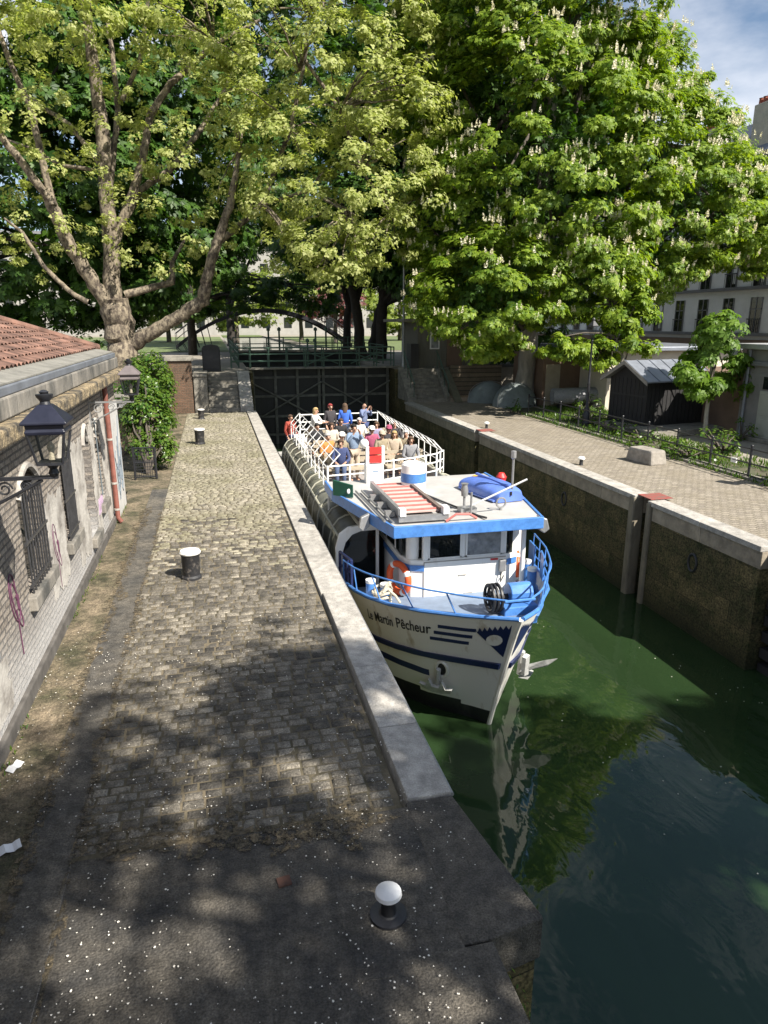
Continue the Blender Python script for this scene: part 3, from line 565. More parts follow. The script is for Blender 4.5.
dp = MB().tube([(XW + .08, 14.65, 2.8), (XW + .08, 14.65, .12), (XW + .14, 14.65, .02)], .05, 12).build('drainpipe', M_pipe, bl, True)
g = MB()
for z in (1.75, .85, .3): g.tube([(XW + .08, 14.65, z - .02), (XW + .08, 14.65, z + .02)], .06, 12)
g.build('clip', M_plaster, dp)
# wall lanterns
def wall_lamp(y, x, zb, label, m_top):
    e = empty('wall_lantern', (x, y, zb), label, 'lantern', 'gas lanterns on the brick building'); K = .80
    s = .215
    def frus(z0, r0, z1, r1, mi=0, gg=None): q = math.sqrt(2); gg.lathe([(r0 * q, z0), (r1 * q, z1)], (0, 0, 0), 4)
    def sq(prof, rz=R(45)):
        g = MB(); V = []
        for r_, z in prof:
            for j in range(4): a = math.pi / 2 * j + math.pi / 4; V.append((x + K * r_ * 1.414 * math.cos(a), y + K * r_ * 1.414 * math.sin(a), zb + K * z))
        F = [(i * 4 + j, i * 4 + (j + 1) % 4, (i + 1) * 4 + (j + 1) % 4, (i + 1) * 4 + j) for i in range(len(prof) - 1) for j in range(4)] + [(3, 2, 1, 0), tuple(range(len(prof) * 4 - 4, len(prof) * 4))]
        return g.add(V, F)
    sq([(.12, .06), (.175, .36)]).build('glass', M_lampglass, e)
    g = MB()
    for j in range(4):
        a = math.pi / 2 * j + math.pi / 4; c_, s_ = math.cos(a) * 1.414, math.sin(a) * 1.414
        g.bar((x + K * .125 * c_, y + K * .125 * s_, zb + K * .05), (x + K * .182 * c_, y + K * .182 * s_, zb + K * .37), .012, 6)
    g.build('frame', M_iron, e)
    sq([(.135, .03), (.135, .06)]).build('base_ring', M_iron, e)
    sq([(.19, .365), (.20, .40), (.185, .42), (.19, .47), (.225, .475), (.225, .50), (.075, .66), (.06, .67)]).build('roof', m_top, e, bevel=.006)
    MB().lathe([(K * a_, K * b_) for a_, b_ in ((.06, .665), (.05, .70), (.085, .75), (.09, .775), (.04, .78), (.05, .80), (.02, .82))], (x, y, zb), 12).build('chimney', M_iron, e, True)
    MB().lathe([(.02, -.10), (.045, -.06), (.03, -.02), (.07, .03)], (x, y, zb), 12).build('socket', M_iron, e, True)
    MB().lathe([(.03, .06), (.02, .12), (.035, .17), (.01, .22)], (x, y, zb), 8).build('burner', M_rope, e, True)
    g = MB(); zb2 = zb - .09
    g.bb(XW, x + .03, y - .02, y + .02, zb2 - .02, zb2 + .01); g.tube([(XW + .02, y, zb2 - .36), (XW + (x - XW) * .45, y, zb2 - .2), (x - .1, y, zb2 - .03)], .014, 6)
    for (cx, rr) in ((XW + .16, .09), (XW + .38, .065), (XW + .55, .045)):
        g.tube([(cx + rr * (1 - t / 14) * math.cos(t), y, zb2 - .03 - rr + rr * (1 - t / 14) * math.sin(t)) for t in np.linspace(0, 9.5, 24)], .009, 5)
    g.bb(XW, XW + .02, y - .03, y + .03, zb2 - .42, zb2 + .08); g.build('bracket', M_iron if m_top is M_roofdark else M_steel, e)
    MB().tube([(XW + .05, y + .05, zb2 - .3), (XW + .03, y + .25, zb2 - .7), (XW + .03, y + .3, .9)], .014, 6).build('gas_pipe', M_shutter, e, True)
M_roofdark = mat('blue_black_lantern_roof', (0.016, 0.018, 0.034), 0.38, 0.3, 6); M_roofgrey = mat('dull_brown_grey_lantern_roof', (0.15, 0.125, 0.125), 0.6, 0.3, 6)
wall_lamp(6.4, -1.41, 2.80, 'near black wall lantern with dark blue roof on a scrolled bracket', M_roofdark)
wall_lamp(13.15, -1.46, 2.74, 'far wall lantern with grey-brown roof on a pale bracket beside the red drainpipe', M_roofgrey)

# ------------------------------------------------------------------ quay furniture
def big_bollard(x, y, label, s=1.0):
    e = empty('mooring_bollard', (x, y, 0), label, 'bollard', 'black mooring bollards with white tops on the left quay')
    MB().lathe([(.16 * s, -.02), (.16 * s, .03), (.135 * s, .06), (.145 * s, .38 * s), (.165 * s, .42 * s)], (x, y, 0), 20).build('post', mat('chipped_black_paint', (0.02, 0.02, 0.022), .6, 0, 7, .2, col2=(.16, .14, .12), pos=(.34, .46), detail=9), e, True)
    MB().lathe([(.166 * s, .422 * s), (.17 * s, .44 * s), (.15 * s, .47 * s), (.02, .478 * s)], (x, y, 0), 20).build('cap', mat('chipped_white_paint', (.75, .74, .70), .6, 0, 9, .1, col2=(.40, .37, .32), pos=(.36, .50), detail=9), e, True)
big_bollard(-.56, 11.0, 'nearest black drum bollard with chipped white top on sunlit cobbles')
big_bollard(-.62, 24.3, 'middle black bollard with white top, second from the stairs', 1.12)
big_bollard(-.66, 30.9, 'farthest bollard, grey and squat, right in front of the left stairs', .9)
e = empty('mushroom_bollard', (.95, 3.80, 0), 'white domed mushroom bollard on dark stem near the quay corner', 'bollard')
MB().lathe([(.085, 0), (.085, .012), (.055, .03), (.045, .16)], (.95, 3.8, 0), 18).build('stem', M_black, e, True)
MB().lathe([(.04, .155), (.080, .160), (.095, .178), (.090, .205), (.06, .226), (.01, .232)], (.95, 3.8, 0), 20).build('cap', mat('white_bollard_paint', (.80, .79, .77), .5, .12, 12), e, True)
MB().lathe([(.13, -.002), (.13, .018), (.10, .022)], (.95, 3.8, 0), 18).build('foot', M_iron, e, True)
for (x, y, lb) in ((10.25, 17.9, 'small white bollard on the right quay between the two red plates'), (10.3, 25.4, 'tiny white bollard beside the farther red plate')):
    e = empty('white_bollard', (x, y, 0), lb, 'bollard', 'small white bollards on the right quay')
    MB().lathe([(.07, -.01), (.055, .02), (.05, .16)], (x, y, 0), 12).build('stem', M_black, e, True); MB().lathe([(.05, .16), (.10, .17), (.11, .21), (.07, .25), (.01, .26)], (x, y, 0), 14).build('cap', M_white, e, True)
tag(MB().box((.27, 4.27, .004), (.10, .09, .012), .15).build('rusty_plate', mat('rust', (.12, .058, .04), .9, .5, 14), None), 'small square rusty brown plate set flat in the dark concrete', 'plate')
def paper(x, y, s, rz, lb):
    g = MB(); ca, sa = math.cos(rz), math.sin(rz)
    def fn(u, v): a, b = (u - .5) * s, (v - .5) * s * .55; return (x + a * ca - b * sa, y + a * sa + b * ca, .006 + .02 * math.sin(u * 5) ** 2 + .012 * v)
    o = g.grid(fn, 6, 3).build('paper_scrap', M_paper, None); o.modifiers.new('thick', 'SOLIDIFY').thickness = .002; tag(o, lb, 'litter', 'white paper scraps in the left gutter')
paper(-1.80, 5.10, .17, .4, 'crumpled white paper scrap lying nearer the camera in the left gutter'); paper(-2.03, 6.22, .15, 1.1, 'white paper scrap against the foot of the brick wall')
# earth and grit lying in uneven patches over the joints
def dirt():
    g = MB(); r_ = random.Random(8)
    def blob(x, y, rx, ry, z):
        k = 22; ph = [r_.uniform(0, 6.28) for _ in range(4)]; P = []
        for j in range(k):
            a = 6.283 * j / k; q = 1 + .28 * math.sin(3 * a + ph[0]) + .2 * math.sin(5 * a + ph[1]) + .14 * math.sin(9 * a + ph[2]); P.append((x + rx * q * math.cos(a), y + ry * q * math.sin(a), z))
        g.add([(x, y, z + .0005)] + P, [(0, 1 + j, 1 + (j + 1) % k) for j in range(k)])
    for x in np.arange(-1.15, 1.2, .24): blob(x + r_.uniform(-.08, .08), 4.88 + r_.uniform(-.16, .22), r_.uniform(.14, .30), r_.uniform(.08, .26), .0075 + r_.uniform(0, .002))
    for y in np.arange(3.0, 16, .42): blob(-1.30 + r_.uniform(-.03, .03), y, r_.uniform(.02, .06), r_.uniform(.12, .3), .0085 + r_.uniform(0, .002))
    for y in np.arange(3.0, 16, .5): blob(-1.68 + r_.uniform(-.03, .06), y, r_.uniform(.04, .13), r_.uniform(.15, .4), .0045 + r_.uniform(0, .002))
    tag(g.build('dirt', mat('ochre_grit', (.15, .115, .068), .95, .0, 5, .6, 40, col2=(.06, .052, .035), pos=(.36, .64), detail=10, grit=.5, ragged=16), None), kind='stuff')
dirt()
# narrow joints between the big apron slabs
g = MB()
for (a, b) in (((-1.29, 3.15), (.62, 3.0)), ((.62, 4.6), (.66, 2.2)), ((.66, 3.35), (1.36, 3.30))):
    n_ = 9; P = [(a[0] + (b[0] - a[0]) * t + random.uniform(-.008, .008), a[1] + (b[1] - a[1]) * t + random.uniform(-.008, .008)) for t in np.linspace(0, 1, n_)]; dx, dy = b[0] - a[0], b[1] - a[1]; l = math.hypot(dx, dy); nx, ny = -dy / l * .003, dx / l * .003
    g.add([(x + nx, y + ny, .0015) for x, y in P] + [(x - nx, y - ny, .0015) for x, y in P], [(i, i + n_, i + n_ + 1, i + 1) for i in range(n_ - 1)])
tag(g.build('slab_joints', mat('pale_sandy_joint', (.13, .115, .09), .95, .4, 12, ragged=9), None), kind='structure')
# blossom petals fallen on the quay
def petals():
    V = []; F = []
    for i in range(3400):
        y = 2.4 + 6.8 * rng.random() ** 1.5; x = rng.uniform(-2.15, 1.75) if y > 3.5 else rng.uniform(-2.1, 1.5)
        if y > 6.2 and x > 1.35: continue
        dens = math.sin(x * 2.3 + y * 1.1) * math.sin(y * 1.9 - x * 1.3)
        if dens < rng.uniform(-.9, .6): continue
        s = rng.uniform(.003, .0085); a = rng.uniform(0, 6.28); z = .016; k = len(V)
        for j in range(5): b = a + j * 1.2566; q = s * rng.uniform(.7, 1.25); V.append((x + q * math.cos(b), y + q * math.sin(b), z + rng.uniform(0, .006)))
        F.append((k, k + 1, k + 2, k + 3, k + 4))
    tag(quick(np.array(V), np.array(F), 'fallen_petals', M_petal), kind='stuff')
petals()
def floating():
    V = []; F = []
    for i in range(170):
        x, y = rng.uniform(4.6, 9.3), rng.uniform(3.5, 13)
        if math.sin(x * 1.7 + y * .6) + math.sin(y * 1.1 - x) < rng.uniform(-.6, 1.6): continue
        s_ = rng.uniform(.004, .014); a = rng.uniform(0, 6.28); k = len(V)
        for j in range(5): b = a + j * 1.2566; q = s_ * rng.uniform(.7, 1.25); V.append((x + q * math.cos(b), y + q * math.sin(b), WZ + .006))
        F.append((k, k + 1, k + 2, k + 3, k + 4))
    tag(quick(np.array(V), np.array(F), 'floating_petals', M_petal), kind='stuff')
floating()

# ------------------------------------------------------------------ right bank: fence, bed, shed, block, tents ...
P0, P1 = np.array([13.75, 29.0]), np.array([13.55, 9.0])
fe = empty('quay_fence', (13.65, 20, 0), 'low black tubular iron fence along the right quay', 'fence')
nf = 13
for k in range(nf + 1):
    p = P0 + (P1 - P0) * k / nf; g = MB(); g.bar((p[0], p[1], -.02), (p[0], p[1], .86), .032, 8); g.sphere((p[0], p[1], .88), .042, 6); g.build('post', M_iron, fe, True)
    if k < nf:
        q = P0 + (P1 - P0) * (k + 1) / nf; g = MB()
        for z in (.80, .42, .10): g.bar((p[0], p[1], z), (q[0], q[1], z), .021, 6)
        g.build('rail', M_iron, fe, True)
MB().bb(13.50, 13.9, 8.5, 29.2, -.02, .07).build('kerb', M_stone_dark, fe, bevel=.02)
MB().box((13.62, 15.75, .40), (.04, .20, .13)).build('label_plate', M_white, fe)
e = tag(MB().box((12.35, 17.85, .20), (.62, 1.12, .44), R(8), top=.86).build('stone_block', mat('rough_pale_block', (.33, .30, .26), .9, .4, 3, .9, 9), None, bevel=.06), 'rough pale stone block lying on the right quay before the fence', 'stone')
# black shed
sh = empty('black_shed', (16.8, 24.2, 0), 'black boarded shed with grey metal gable roof behind the fence', 'shed')
C0 = np.array([15.75, 23.1]); ax = np.array([.985, .17]); bx_ = np.array([-.17, .985]); Lx, Ly, hw, hr = 3.0, 2.0, 1.95, 2.55
def SP(a, b, z): p = C0 + ax * a + bx_ * b; return (p[0], p[1], z)
MB().slab([SP(0, 0, 0), SP(0, 0, hw), SP(0, Ly / 2, hr - .05), SP(0, Ly, hw), SP(0, Ly, 0)], (ax[0] * Lx, ax[1] * Lx, 0)).build('wall', M_boards, sh)
g = MB()
for k in range(16): a = Lx * k / 15; g.slab([SP(a - .012, -.015, .02), SP(a + .012, -.015, .02), SP(a + .012, -.015, hw), SP(a - .012, -.015, hw)], (bx_[0] * .014, bx_[1] * .014, 0))
for k in range(10): b = Ly * k / 9; g.slab([SP(-.015, b - .012, .02), SP(-.015, b + .012, .02), SP(-.015, b + .012, hw), SP(-.015, b - .012, hw)], (ax[0] * .014, ax[1] * .014, 0))
g.slab([SP(-.02, 0, 1.28), SP(-.02, Ly, 1.28), SP(-.02, Ly, 1.34), SP(-.02, 0, 1.34)], (ax[0] * .019, ax[1] * .019, 0)); g.build('battens', M_black, sh)
for s_ in (0, 1):
    b0, b1 = (-.28, Ly / 2) if s_ == 0 else (Ly + .28, Ly / 2); z0 = hw - .10
    rfm = MB().slab([SP(-.3, b0, z0), SP(Lx + .25, b0, z0), SP(Lx + .25, b1, hr + .02), SP(-.3, b1, hr + .02)], (0, 0, .05)).build('roof', M_zinc, sh)
    g = MB()
    for a in np.linspace(-.3, Lx + .25, 7): g.bar(SP(a, b0, z0 + .065), SP(a, b1, hr + .085), .018, 5)
    g.build('standing_seam', M_zinc, rfm)
    MB().slab([SP(-.335, b0, z0 - .09), SP(-.335, b1, hr - .07), SP(-.335, b1, hr + .07), SP(-.335, b0, z0 + .05)], (ax[0] * .03, ax[1] * .03, 0)).build('barge_board', mat('weathered_board', (.30, .28, .25), .85, .3, 5), sh)
MB().box((16.9, 23.6, .1), (4.0, 3.2, .22), R(10)).build('base', M_stone_dark, sh, bevel=.02)
# street lamp post
def lamp_post(x, y, label):
    e = empty('street_lamp', (x, y, 0), label, 'street lamp')
    MB().lathe([(.19, 0), (.19, .12), (.14, .18), (.15, .5), (.10, .58), (.11, .66), (.06, .75), (.05, 1.6), (.062, 1.64), (.045, 1.7), (.035, 3.3), (.06, 3.34), (.03, 3.4)], (x, y, 0), 12).build('pole', M_iron, e, True)
    MB().lathe([(.10, 3.42), (.19, 3.85)], (x, y, 0), 6).build('glass', M_lampglass, e); MB().lathe([(.22, 3.86), (.22, 3.9), (.06, 4.08), (.07, 4.14), (.02, 4.2)], (x, y, 0), 6).build('roof', M_iron, e); MB().lathe([(.05, 3.39), (.12, 3.42)], (x, y, 0), 6).build('base_ring', M_iron, e)
lamp_post(14.5, 25.2, 'old black street lamp post with stepped base beside the black shed')
# tents under the chestnut
def tent(x, y, r, h, label, rz):
    e = empty('dome_tent', (x, y, 0), label, 'tent', 'dome tents under the chestnut trees', rz)
    MB().grid(lambda u, v: (r * (1 - 2 * u), r * .8 * math.sin(math.pi * (v - .5)) * math.sin(math.pi * u) ** .6, h * math.cos(math.pi * (v - .5)) * math.sin(math.pi * u) ** .6), 14, 10).build('canopy', M_tent, e, True, local=True)
    g = MB(); g.tube([(r * math.cos(a), .02, h * math.sin(a) ** .62 * 1.01 if 0 < a < math.pi else 0) for a in np.linspace(0, math.pi, 14)], .015, 5); g.build('pole', M_steel, e, local=True)
    MB().slab([(-.3, -r * .78, .05), (.3, -r * .78, .05), (0, -r * .5, h * .75)], (0, -.015, 0)).build('door_flap', M_dark, e, local=True)
tent(14.6, 32.4, 1.35, 1.15, 'pale grey dome tent beside the chestnut trunk', .5); tent(14.0, 34.4, 1.25, 1.05, 'darker grey-green dome tent behind the pale one, deeper in the shade', .2)
e = empty('covered_bench', (16.6, 30.2, 0), 'bench rolled under a striped grey tarpaulin by the cream wall', 'bench')
g = MB(); g.tube([(15.6, 30.4, .62), (17.7, 30.0, .68)], .38, 14); g.build('tarpaulin', mat('striped_grey_tarpaulin', (.36, .36, .38), .7, .45, 14, .2, stretch=(4, 1, 1)), e, True)
g = MB()
for x in (15.9, 17.3): g.bb(x - .05, x + .05, 30.0, 30.4, 0, .4)
g.build('leg', M_iron, e)
# cream building behind, annex with garage doors, long white facade
cw = empty('cream_building', (18.5, 33, 0), 'low cream rendered building with pale flat roof behind the black shed', 'building')
MB().bb(17.6, 24, 29.0, 35, -.02, 2.75).build('wall', M_cream, cw); MB().bb(17.2, 24.4, 28.6, 35.3, 2.76, 2.95).build('roof', M_zinc, cw, bevel=.03)
MB().bb(15.6, 17.59, 31.5, 35, -.02, 2.55).build('porch_wall', M_brown, cw); MB().bb(15.75, 16.5, 31.46, 31.498, 0, 2.05).build('door', mat('beige_door', (.42, .36, .27), .7, .2, 2), cw)
ga = empty('garage_annex', (20, 20, 0), 'grey single-storey garage with greenish double doors at the right edge', 'building')
MB().bb(18.6, 24, 10, 21.6, -.02, 3.1).build('wall', M_annex, ga); MB().bb(18.35, 24.3, 9.8, 21.9, 3.11, 3.3).build('roof', mat('grey_flat_roof', (.33, .33, .33), .8, .2), ga, bevel=.03); MB().bb(18.45, 18.6, 10, 21.7, 2.55, 2.7).build('cornice', M_facadetrim, ga, bevel=.02)
MB().bb(18.55, 18.6, 18.0, 20.75, 0, 2.3).build('door_frame', M_annex, ga)
for (a, b) in ((18.15, 19.35), (19.38, 20.6)):
    d = MB().bb(18.50, 18.549, a, b, .05, 1.72).build('garage_door', M_garage, ga, bevel=.008)
    MB().bb(18.515, 18.549, a + .08, b - .08, 1.78, 2.2).build('top_pane', M_pane, ga)
    MB().bb(18.485, 18.499, a + .1, b - .1, .2, .75).build('panel', M_garage, d, bevel=.006); MB().bb(18.485, 18.499, a + .1, b - .1, .9, 1.6).build('panel', M_garage, d, bevel=.006)
MB().bb(18.44, 18.484, 19.38, 19.44, .9, 1.25).build('handle', M_iron, ga); MB().bb(18.46, 18.484, 18.85, 19.25, 1.2, 1.4).build('notice', M_white, ga)
MB().bb(18.2, 18.6, 16, 20.9, -.02, .12).build('step', M_stone_dark, ga, bevel=.02)
MB().bb(18.62, 22, 21.62, 26.0, -.02, 2.2).build('side_wall', M_brown, ga); MB().tube([(18.5, 21.3, 3.1), (18.5, 21.3, .05)], .05, 8).build('drainpipe', M_zinc, ga, True)
def facade(name, x, y0, y1, label, floors, ztop, m):
    e = empty(name, (x, (y0 + y1) / 2, 0), label, 'building')
    MB().bb(x, x + 9, y0, y1, -.02, ztop).build('wall', m, e)
    for i, (zs, hh) in enumerate(floors):
        MB().bb(x - .22, x - .001, y0, y1, zs - .42, zs - .22).build('string_course', M_facadetrim, e)
        yv = y0 + 1.0
        while yv < y1 - 1.2:
            wn = MB().bb(x - .02, x - .003, yv, yv + 1.05, zs - .2, zs + hh).build('window', M_pane, e)
            g = MB(); g.bb(x - .05, x - .021, yv + .49, yv + .56, zs - .2, zs + hh); g.bb(x - .05, x - .021, yv, yv + .07, zs - .2, zs + hh); g.bb(x - .05, x - .021, yv + .98, yv + 1.05, zs - .2, zs + hh); g.bb(x - .05, x - .021, yv, yv + 1.05, zs + hh * .62, zs + hh * .62 + .06); g.build('frame', mat('grey_window_frame', (.22, .22, .23), .6, .2), wn)
            g = MB(); g.bb(x - .16, x - .11, yv - .05, yv + 1.1, zs + .62, zs + .68)
            for q in np.linspace(yv, yv + 1.05, 8): g.bar((x - .135, q, zs - .2), (x - .135, q, zs + .64), .018, 4)
            g.build('guard_rail', M_iron, wn)
            if (i + int(yv)) % 3 == 0: MB().bb(x - .045, x - .022, yv + .1, yv + .42, zs, zs + hh - .1).build('curtain', M_facade, wn)
            yv += 2.55
    MB().bb(x - .35, x + 9.2, y0, y1, ztop + .003, ztop + .35).build('cornice', M_facadetrim, e)
    MB().slab([(x + .1, y0, ztop + .36), (x + 2.2, y0, ztop + 3.0), (x + 8.8, y0, ztop + 3.2), (x + 8.8, y0, ztop + .36)], (0, y1 - y0, 0)).build('mansard_roof', M_slate, e)
    return e
fa = facade('apartment_building', 34, 30, 76, 'long white rendered apartment block with tall dark windows behind the chestnuts', [(3.6, 2.0), (6.5, 2.0), (9.3, 1.9), (11.9, 1.6)], 13.9, M_facade)
MB().bb(33.6, 33.99, 30, 76, 2.45, 2.95).build('shop_band', M_brown, fa)
y = 31.0
while y < 74:
    MB().bb(33.93, 33.998, y, y + 2.6, .1, 2.4).build('shopfront', M_pane, fa); y += 3.3
for (yv, zz, lb) in ((41.3, 16.3, 0), (46.8, 15.9, 1)):
    ch = MB().bb(34.6, 36.2, yv - 1.1, yv + 1.1, 14.0, zz + 1.1).build('chimney_stack', M_chimney, fa, bevel=.04)
    for k in range(6): MB().lathe([(.15, 0), (.13, .35), (.16, .38)], (34.9, yv - .9 + .36 * k, zz + 1.1), 8).build('chimney_pot', M_terracotta, ch)
dsh = empty('satellite_dish', (34.5, 44.2, 17.1), 'round grey satellite dish beside the chimneys on the white block', 'satellite dish')
MB().lathe([(.02, 0), (.35, .06), (.62, .2), (.64, .2), (.36, .03), (.03, -.04)], (0, 0, 0), 20).build('dish', M_zinc, dsh, True, local=True).rotation_euler = (R(75), 0, R(-50))
MB().bar((34.6, 44.3, 14.2), (34.6, 44.3, 17.1), .04).build('mast', M_steel, dsh)
# parked motor scooter at the right edge
mo = empty('motor_scooter', (14.35, 14.45, 0), 'dark blue motor scooter with black seat parked behind the fence at the right edge', 'scooter', rz=R(20))
def wheel(x):
    w_ = MB().tube([(x + .2 * math.cos(a), 0, .25 + .2 * math.sin(a)) for a in np.linspace(0, 6.283, 20, False)], .055, 8, closed=True).build('wheel', M_black, mo, True, local=True)
    MB().lathe([(.13, -.03), (.16, 0), (.13, .03)], (0, 0, 0), 14).build('rim', M_steel, w_, local=True).matrix_local = Matrix.Translation((x, 0, .25)) @ Matrix.Rotation(R(90), 4, 'X')
wheel(-.62); wheel(.62)
M_sc = mat('dark_blue_scooter_paint', (.03, .07, .13), .3, .2, 4)
MB().slab([(-.75, -.14, .42), (-.15, -.14, .3), (.3, -.14, .28), (.42, -.14, .34), (.2, -.14, .4), (-.1, -.14, .48), (-.3, -.14, .72), (-.8, -.14, .76)], (0, .28, 0)).build('body', M_sc, mo, bevel=.05, local=True)
MB().slab([(.38, -.2, .3), (.5, -.2, .32), (.62, -.2, .95), (.5, -.2, 1.0)], (0, .4, 0)).build('leg_shield', M_sc, mo, bevel=.05, local=True)
MB().slab([(-.8, -.13, .76), (-.2, -.13, .74), (-.14, -.13, .8), (-.45, -.13, .86), (-.85, -.13, .88)], (0, .26, 0)).build('seat', M_black, mo, bevel=.05, local=True)
g = MB(); g.tube([(.62, -.05, .25), (.5, 0, 1.02)], .035, 8); g.tube([(.42, -.34, 1.06), (.5, -.12, 1.02), (.5, .12, 1.02), (.42, .34, 1.06)], .018, 6); g.build('handlebar', M_black, mo, True, local=True)
MB().sphere((.6, 0, .88), (.06, .1, .1), 10).build('headlight', M_lampglass, mo, True, local=True)
MB().bar((.44, .3, 1.06), (.42, .36, 1.28), .012).build('mirror', M_black, mo, local=True)
MB().box((-.95, 0, 1.0), (.34, .36, .3)).build('top_box', M_black, mo, bevel=.06, local=True)
# small gate at the bush
gt = empty('mesh_gate', (-1.9, 19.0, 0), 'low grey wire mesh gate beside the leafy bush', 'gate')
g = MB(); xs = (-2.2, -1.66)
for x in xs: g.bar((x, 18.9, 0), (x, 18.9, .85), .03, 6)
for z in (.06, .45, .84): g.bar((xs[0], 18.9, z), (xs[1], 18.9, z), .018, 6)
g.build('frame', M_iron, gt); g = MB()
for x in np.linspace(-2.15, -1.7, 9): g.bar((x, 18.9, .06), (x, 18.9, .84), .006, 4)
for z in np.linspace(.1, .8, 10): g.bar((-2.2, 18.9, z), (-1.66, 18.9, z), .006, 4)
g.build('mesh', M_iron, gt)

# ------------------------------------------------------------------ the tour boat
BX, BY = 4.18, 8.5
CXD = np.array([[0, 4.10], [.4, 4.06], [1, 3.91], [2, 3.88], [3.2, 3.93], [5, 4.02], [17, 4.05]])
bo = empty('tour_boat', (BX, 15, WZ), 'white and blue canal tour boat with glazed saloon and open upper deck, in the lock', 'boat')
GP = np.array([[0, .03], [.25, .33], [.5, .60], [1, 1.03], [1.5, 1.39], [2, 1.61], [2.5, 1.77], [3.3, 1.90], [4.5, 1.98], [16, 1.98], [16.8, 1.85]])
WP = np.array([[0, .02], [.4, .24], [1, .60], [2, 1.12], [3.5, 1.62], [5.5, 1.9], [8, 1.95], [16, 1.95], [16.8, 1.8]])
ZP = np.array([[0, -.15], [.5, -.24], [1, -.31], [1.5, -.37], [2.5, -.48], [3.6, -.60], [4.3, -.88], [16.8, -1.0]])
ip = lambda T, d: float(np.interp(d, T[:, 0], T[:, 1]))
def hullp(side, d, v, off=0.0):
    "point of the hull: d metres aft of the stem, v = 0 waterline .. 1 gunwale"
    g_, w_ = ip(GP, d), ip(WP, d); zg = ip(ZP, d); vv = max(v, -.25)
    b = w_ + (g_ - w_) * (vv ** .88 if vv > 0 else vv * .6); rake = .98 * max(0, 1 - vv) ** .9 * max(0, 1 - d / 3.5)
    return (ip(CXD, d) + side * (max(b, .0) + off), BY + d + rake - off * .6 * max(0, 1 - d / 3), WZ + (zg - WZ) * vv)
ds = np.concatenate([np.linspace(0, 3, 19), np.linspace(3.3, 16.8, 20)]); vs = [-.25, -.1, 0, .08, .13, .17, .21, .25, .29, .33, .4, .5, .6, .7, .8, .9, 1.0]
g = MB()
for sd_ in (-1, 1):
    V = [hullp(sd_, d, v) for d in ds for v in vs]; nv = len(vs); F = []; k = len(g.v); g.v += V
    for i in range(len(ds) - 1):
        for j in range(nv - 1):
            q = (k + i * nv + j, k + (i + 1) * nv + j, k + (i + 1) * nv + j + 1, k + i * nv + j + 1); g.f.append(q if sd_ == 1 else q[::-1])
            lim = .13 + .16 * min(1, ds[i] / 3); g.m.append(1 if (vs[j] + vs[j + 1]) / 2 < lim else 0)  # black rises aft: boot paint plus deep shade put into the same colour
vsx = [[hullp(s_, ds[-1], v) for v in vs] for s_ in (-1, 1)]
g.add(vsx[0] + vsx[1][::-1], [tuple(range(2 * len(vs)))]); g.tube([(ip(CXD, 0), hullp(1, 0, v)[1] + .01, hullp(1, 0, v)[2]) for v in np.linspace(-.2, 1.0, 12)], .042, 8)
hl = g.build('hull', [M_hull, M_boot_shade], bo, True)
hl.data.validate()
def hullband(side, d0, d1, v0, v1, off, n=18, m=M_navy, name='hull_stripe', parent=None, th=.012, v0b=None, v1b=None):
    g = MB(); v0b = v0 if v0b is None else v0b; v1b = v1 if v1b is None else v1b
    A = [];
    for i in range(n + 1):
        t = i / n; d = d0 + (d1 - d0) * t; a, b = v0 + (v0b - v0) * t, v1 + (v1b - v1) * t
        A.append([hullp(side, d, a, off), hullp(side, d, b, off), hullp(side, d, b, off - th), hullp(side, d, a, off - th)])
    V = [p for q in A for p in q]; F = [(i * 4 + j, i * 4 + (j + 1) % 4, i * 4 + 4 + (j + 1) % 4, i * 4 + 4 + j) for i in range(n) for j in range(4)] + [(3, 2, 1, 0), (n * 4, n * 4 + 1, n * 4 + 2, n * 4 + 3)]
    if side == 1: F = [f[::-1] for f in F]
    g.add(V, F); return g.build(name, m, parent or hl)
for sd_ in (-1, 1):
    hullband(sd_, .04, 16.4, .55, .60, .04, 44, M_navy, 'rub_rail', th=.06, v0b=.60, v1b=.66)
    for k in range(3): hullband(sd_, .38 + .03 * k, .80 + .05 * k, .86 - .062 * k, .89 - .062 * k, .008, 8)
    hullband(sd_, .95, 2.4, .36, .42, .008, 16, v0b=.40, v1b=.47)
hullband(1, .9, 15.5, .80, .86, .06, 30, M_blue, 'rub_rail', th=.08, v0b=.93, v1b=1.0)
for sd_ in (-1, 1):   # saw-toothed emblem by the stem
    P = [(.035, .66), (.36, .855), (.40, .90)]
    for k in range(7): P += [(.36 - .05 * k, .865 + .008 * k), (.345 - .05 * k, .905 + .008 * k)]
    P += [(.035, .90)]
    V = [hullp(sd_, p[0], p[1], .008) for p in P]; em = MB().add(V, [tuple(range(len(V)))]).build('emblem', M_navy, hl)
    V = [hullp(sd_, .17 + .085 * math.cos(a), .805 + .05 * math.sin(a), .012) for a in np.linspace(0, 6.283, 14, False)]; (MB().add(V, [tuple(range(14))]).build('emblem_eye', M_hull, hl) if sd_ == -1 else None)
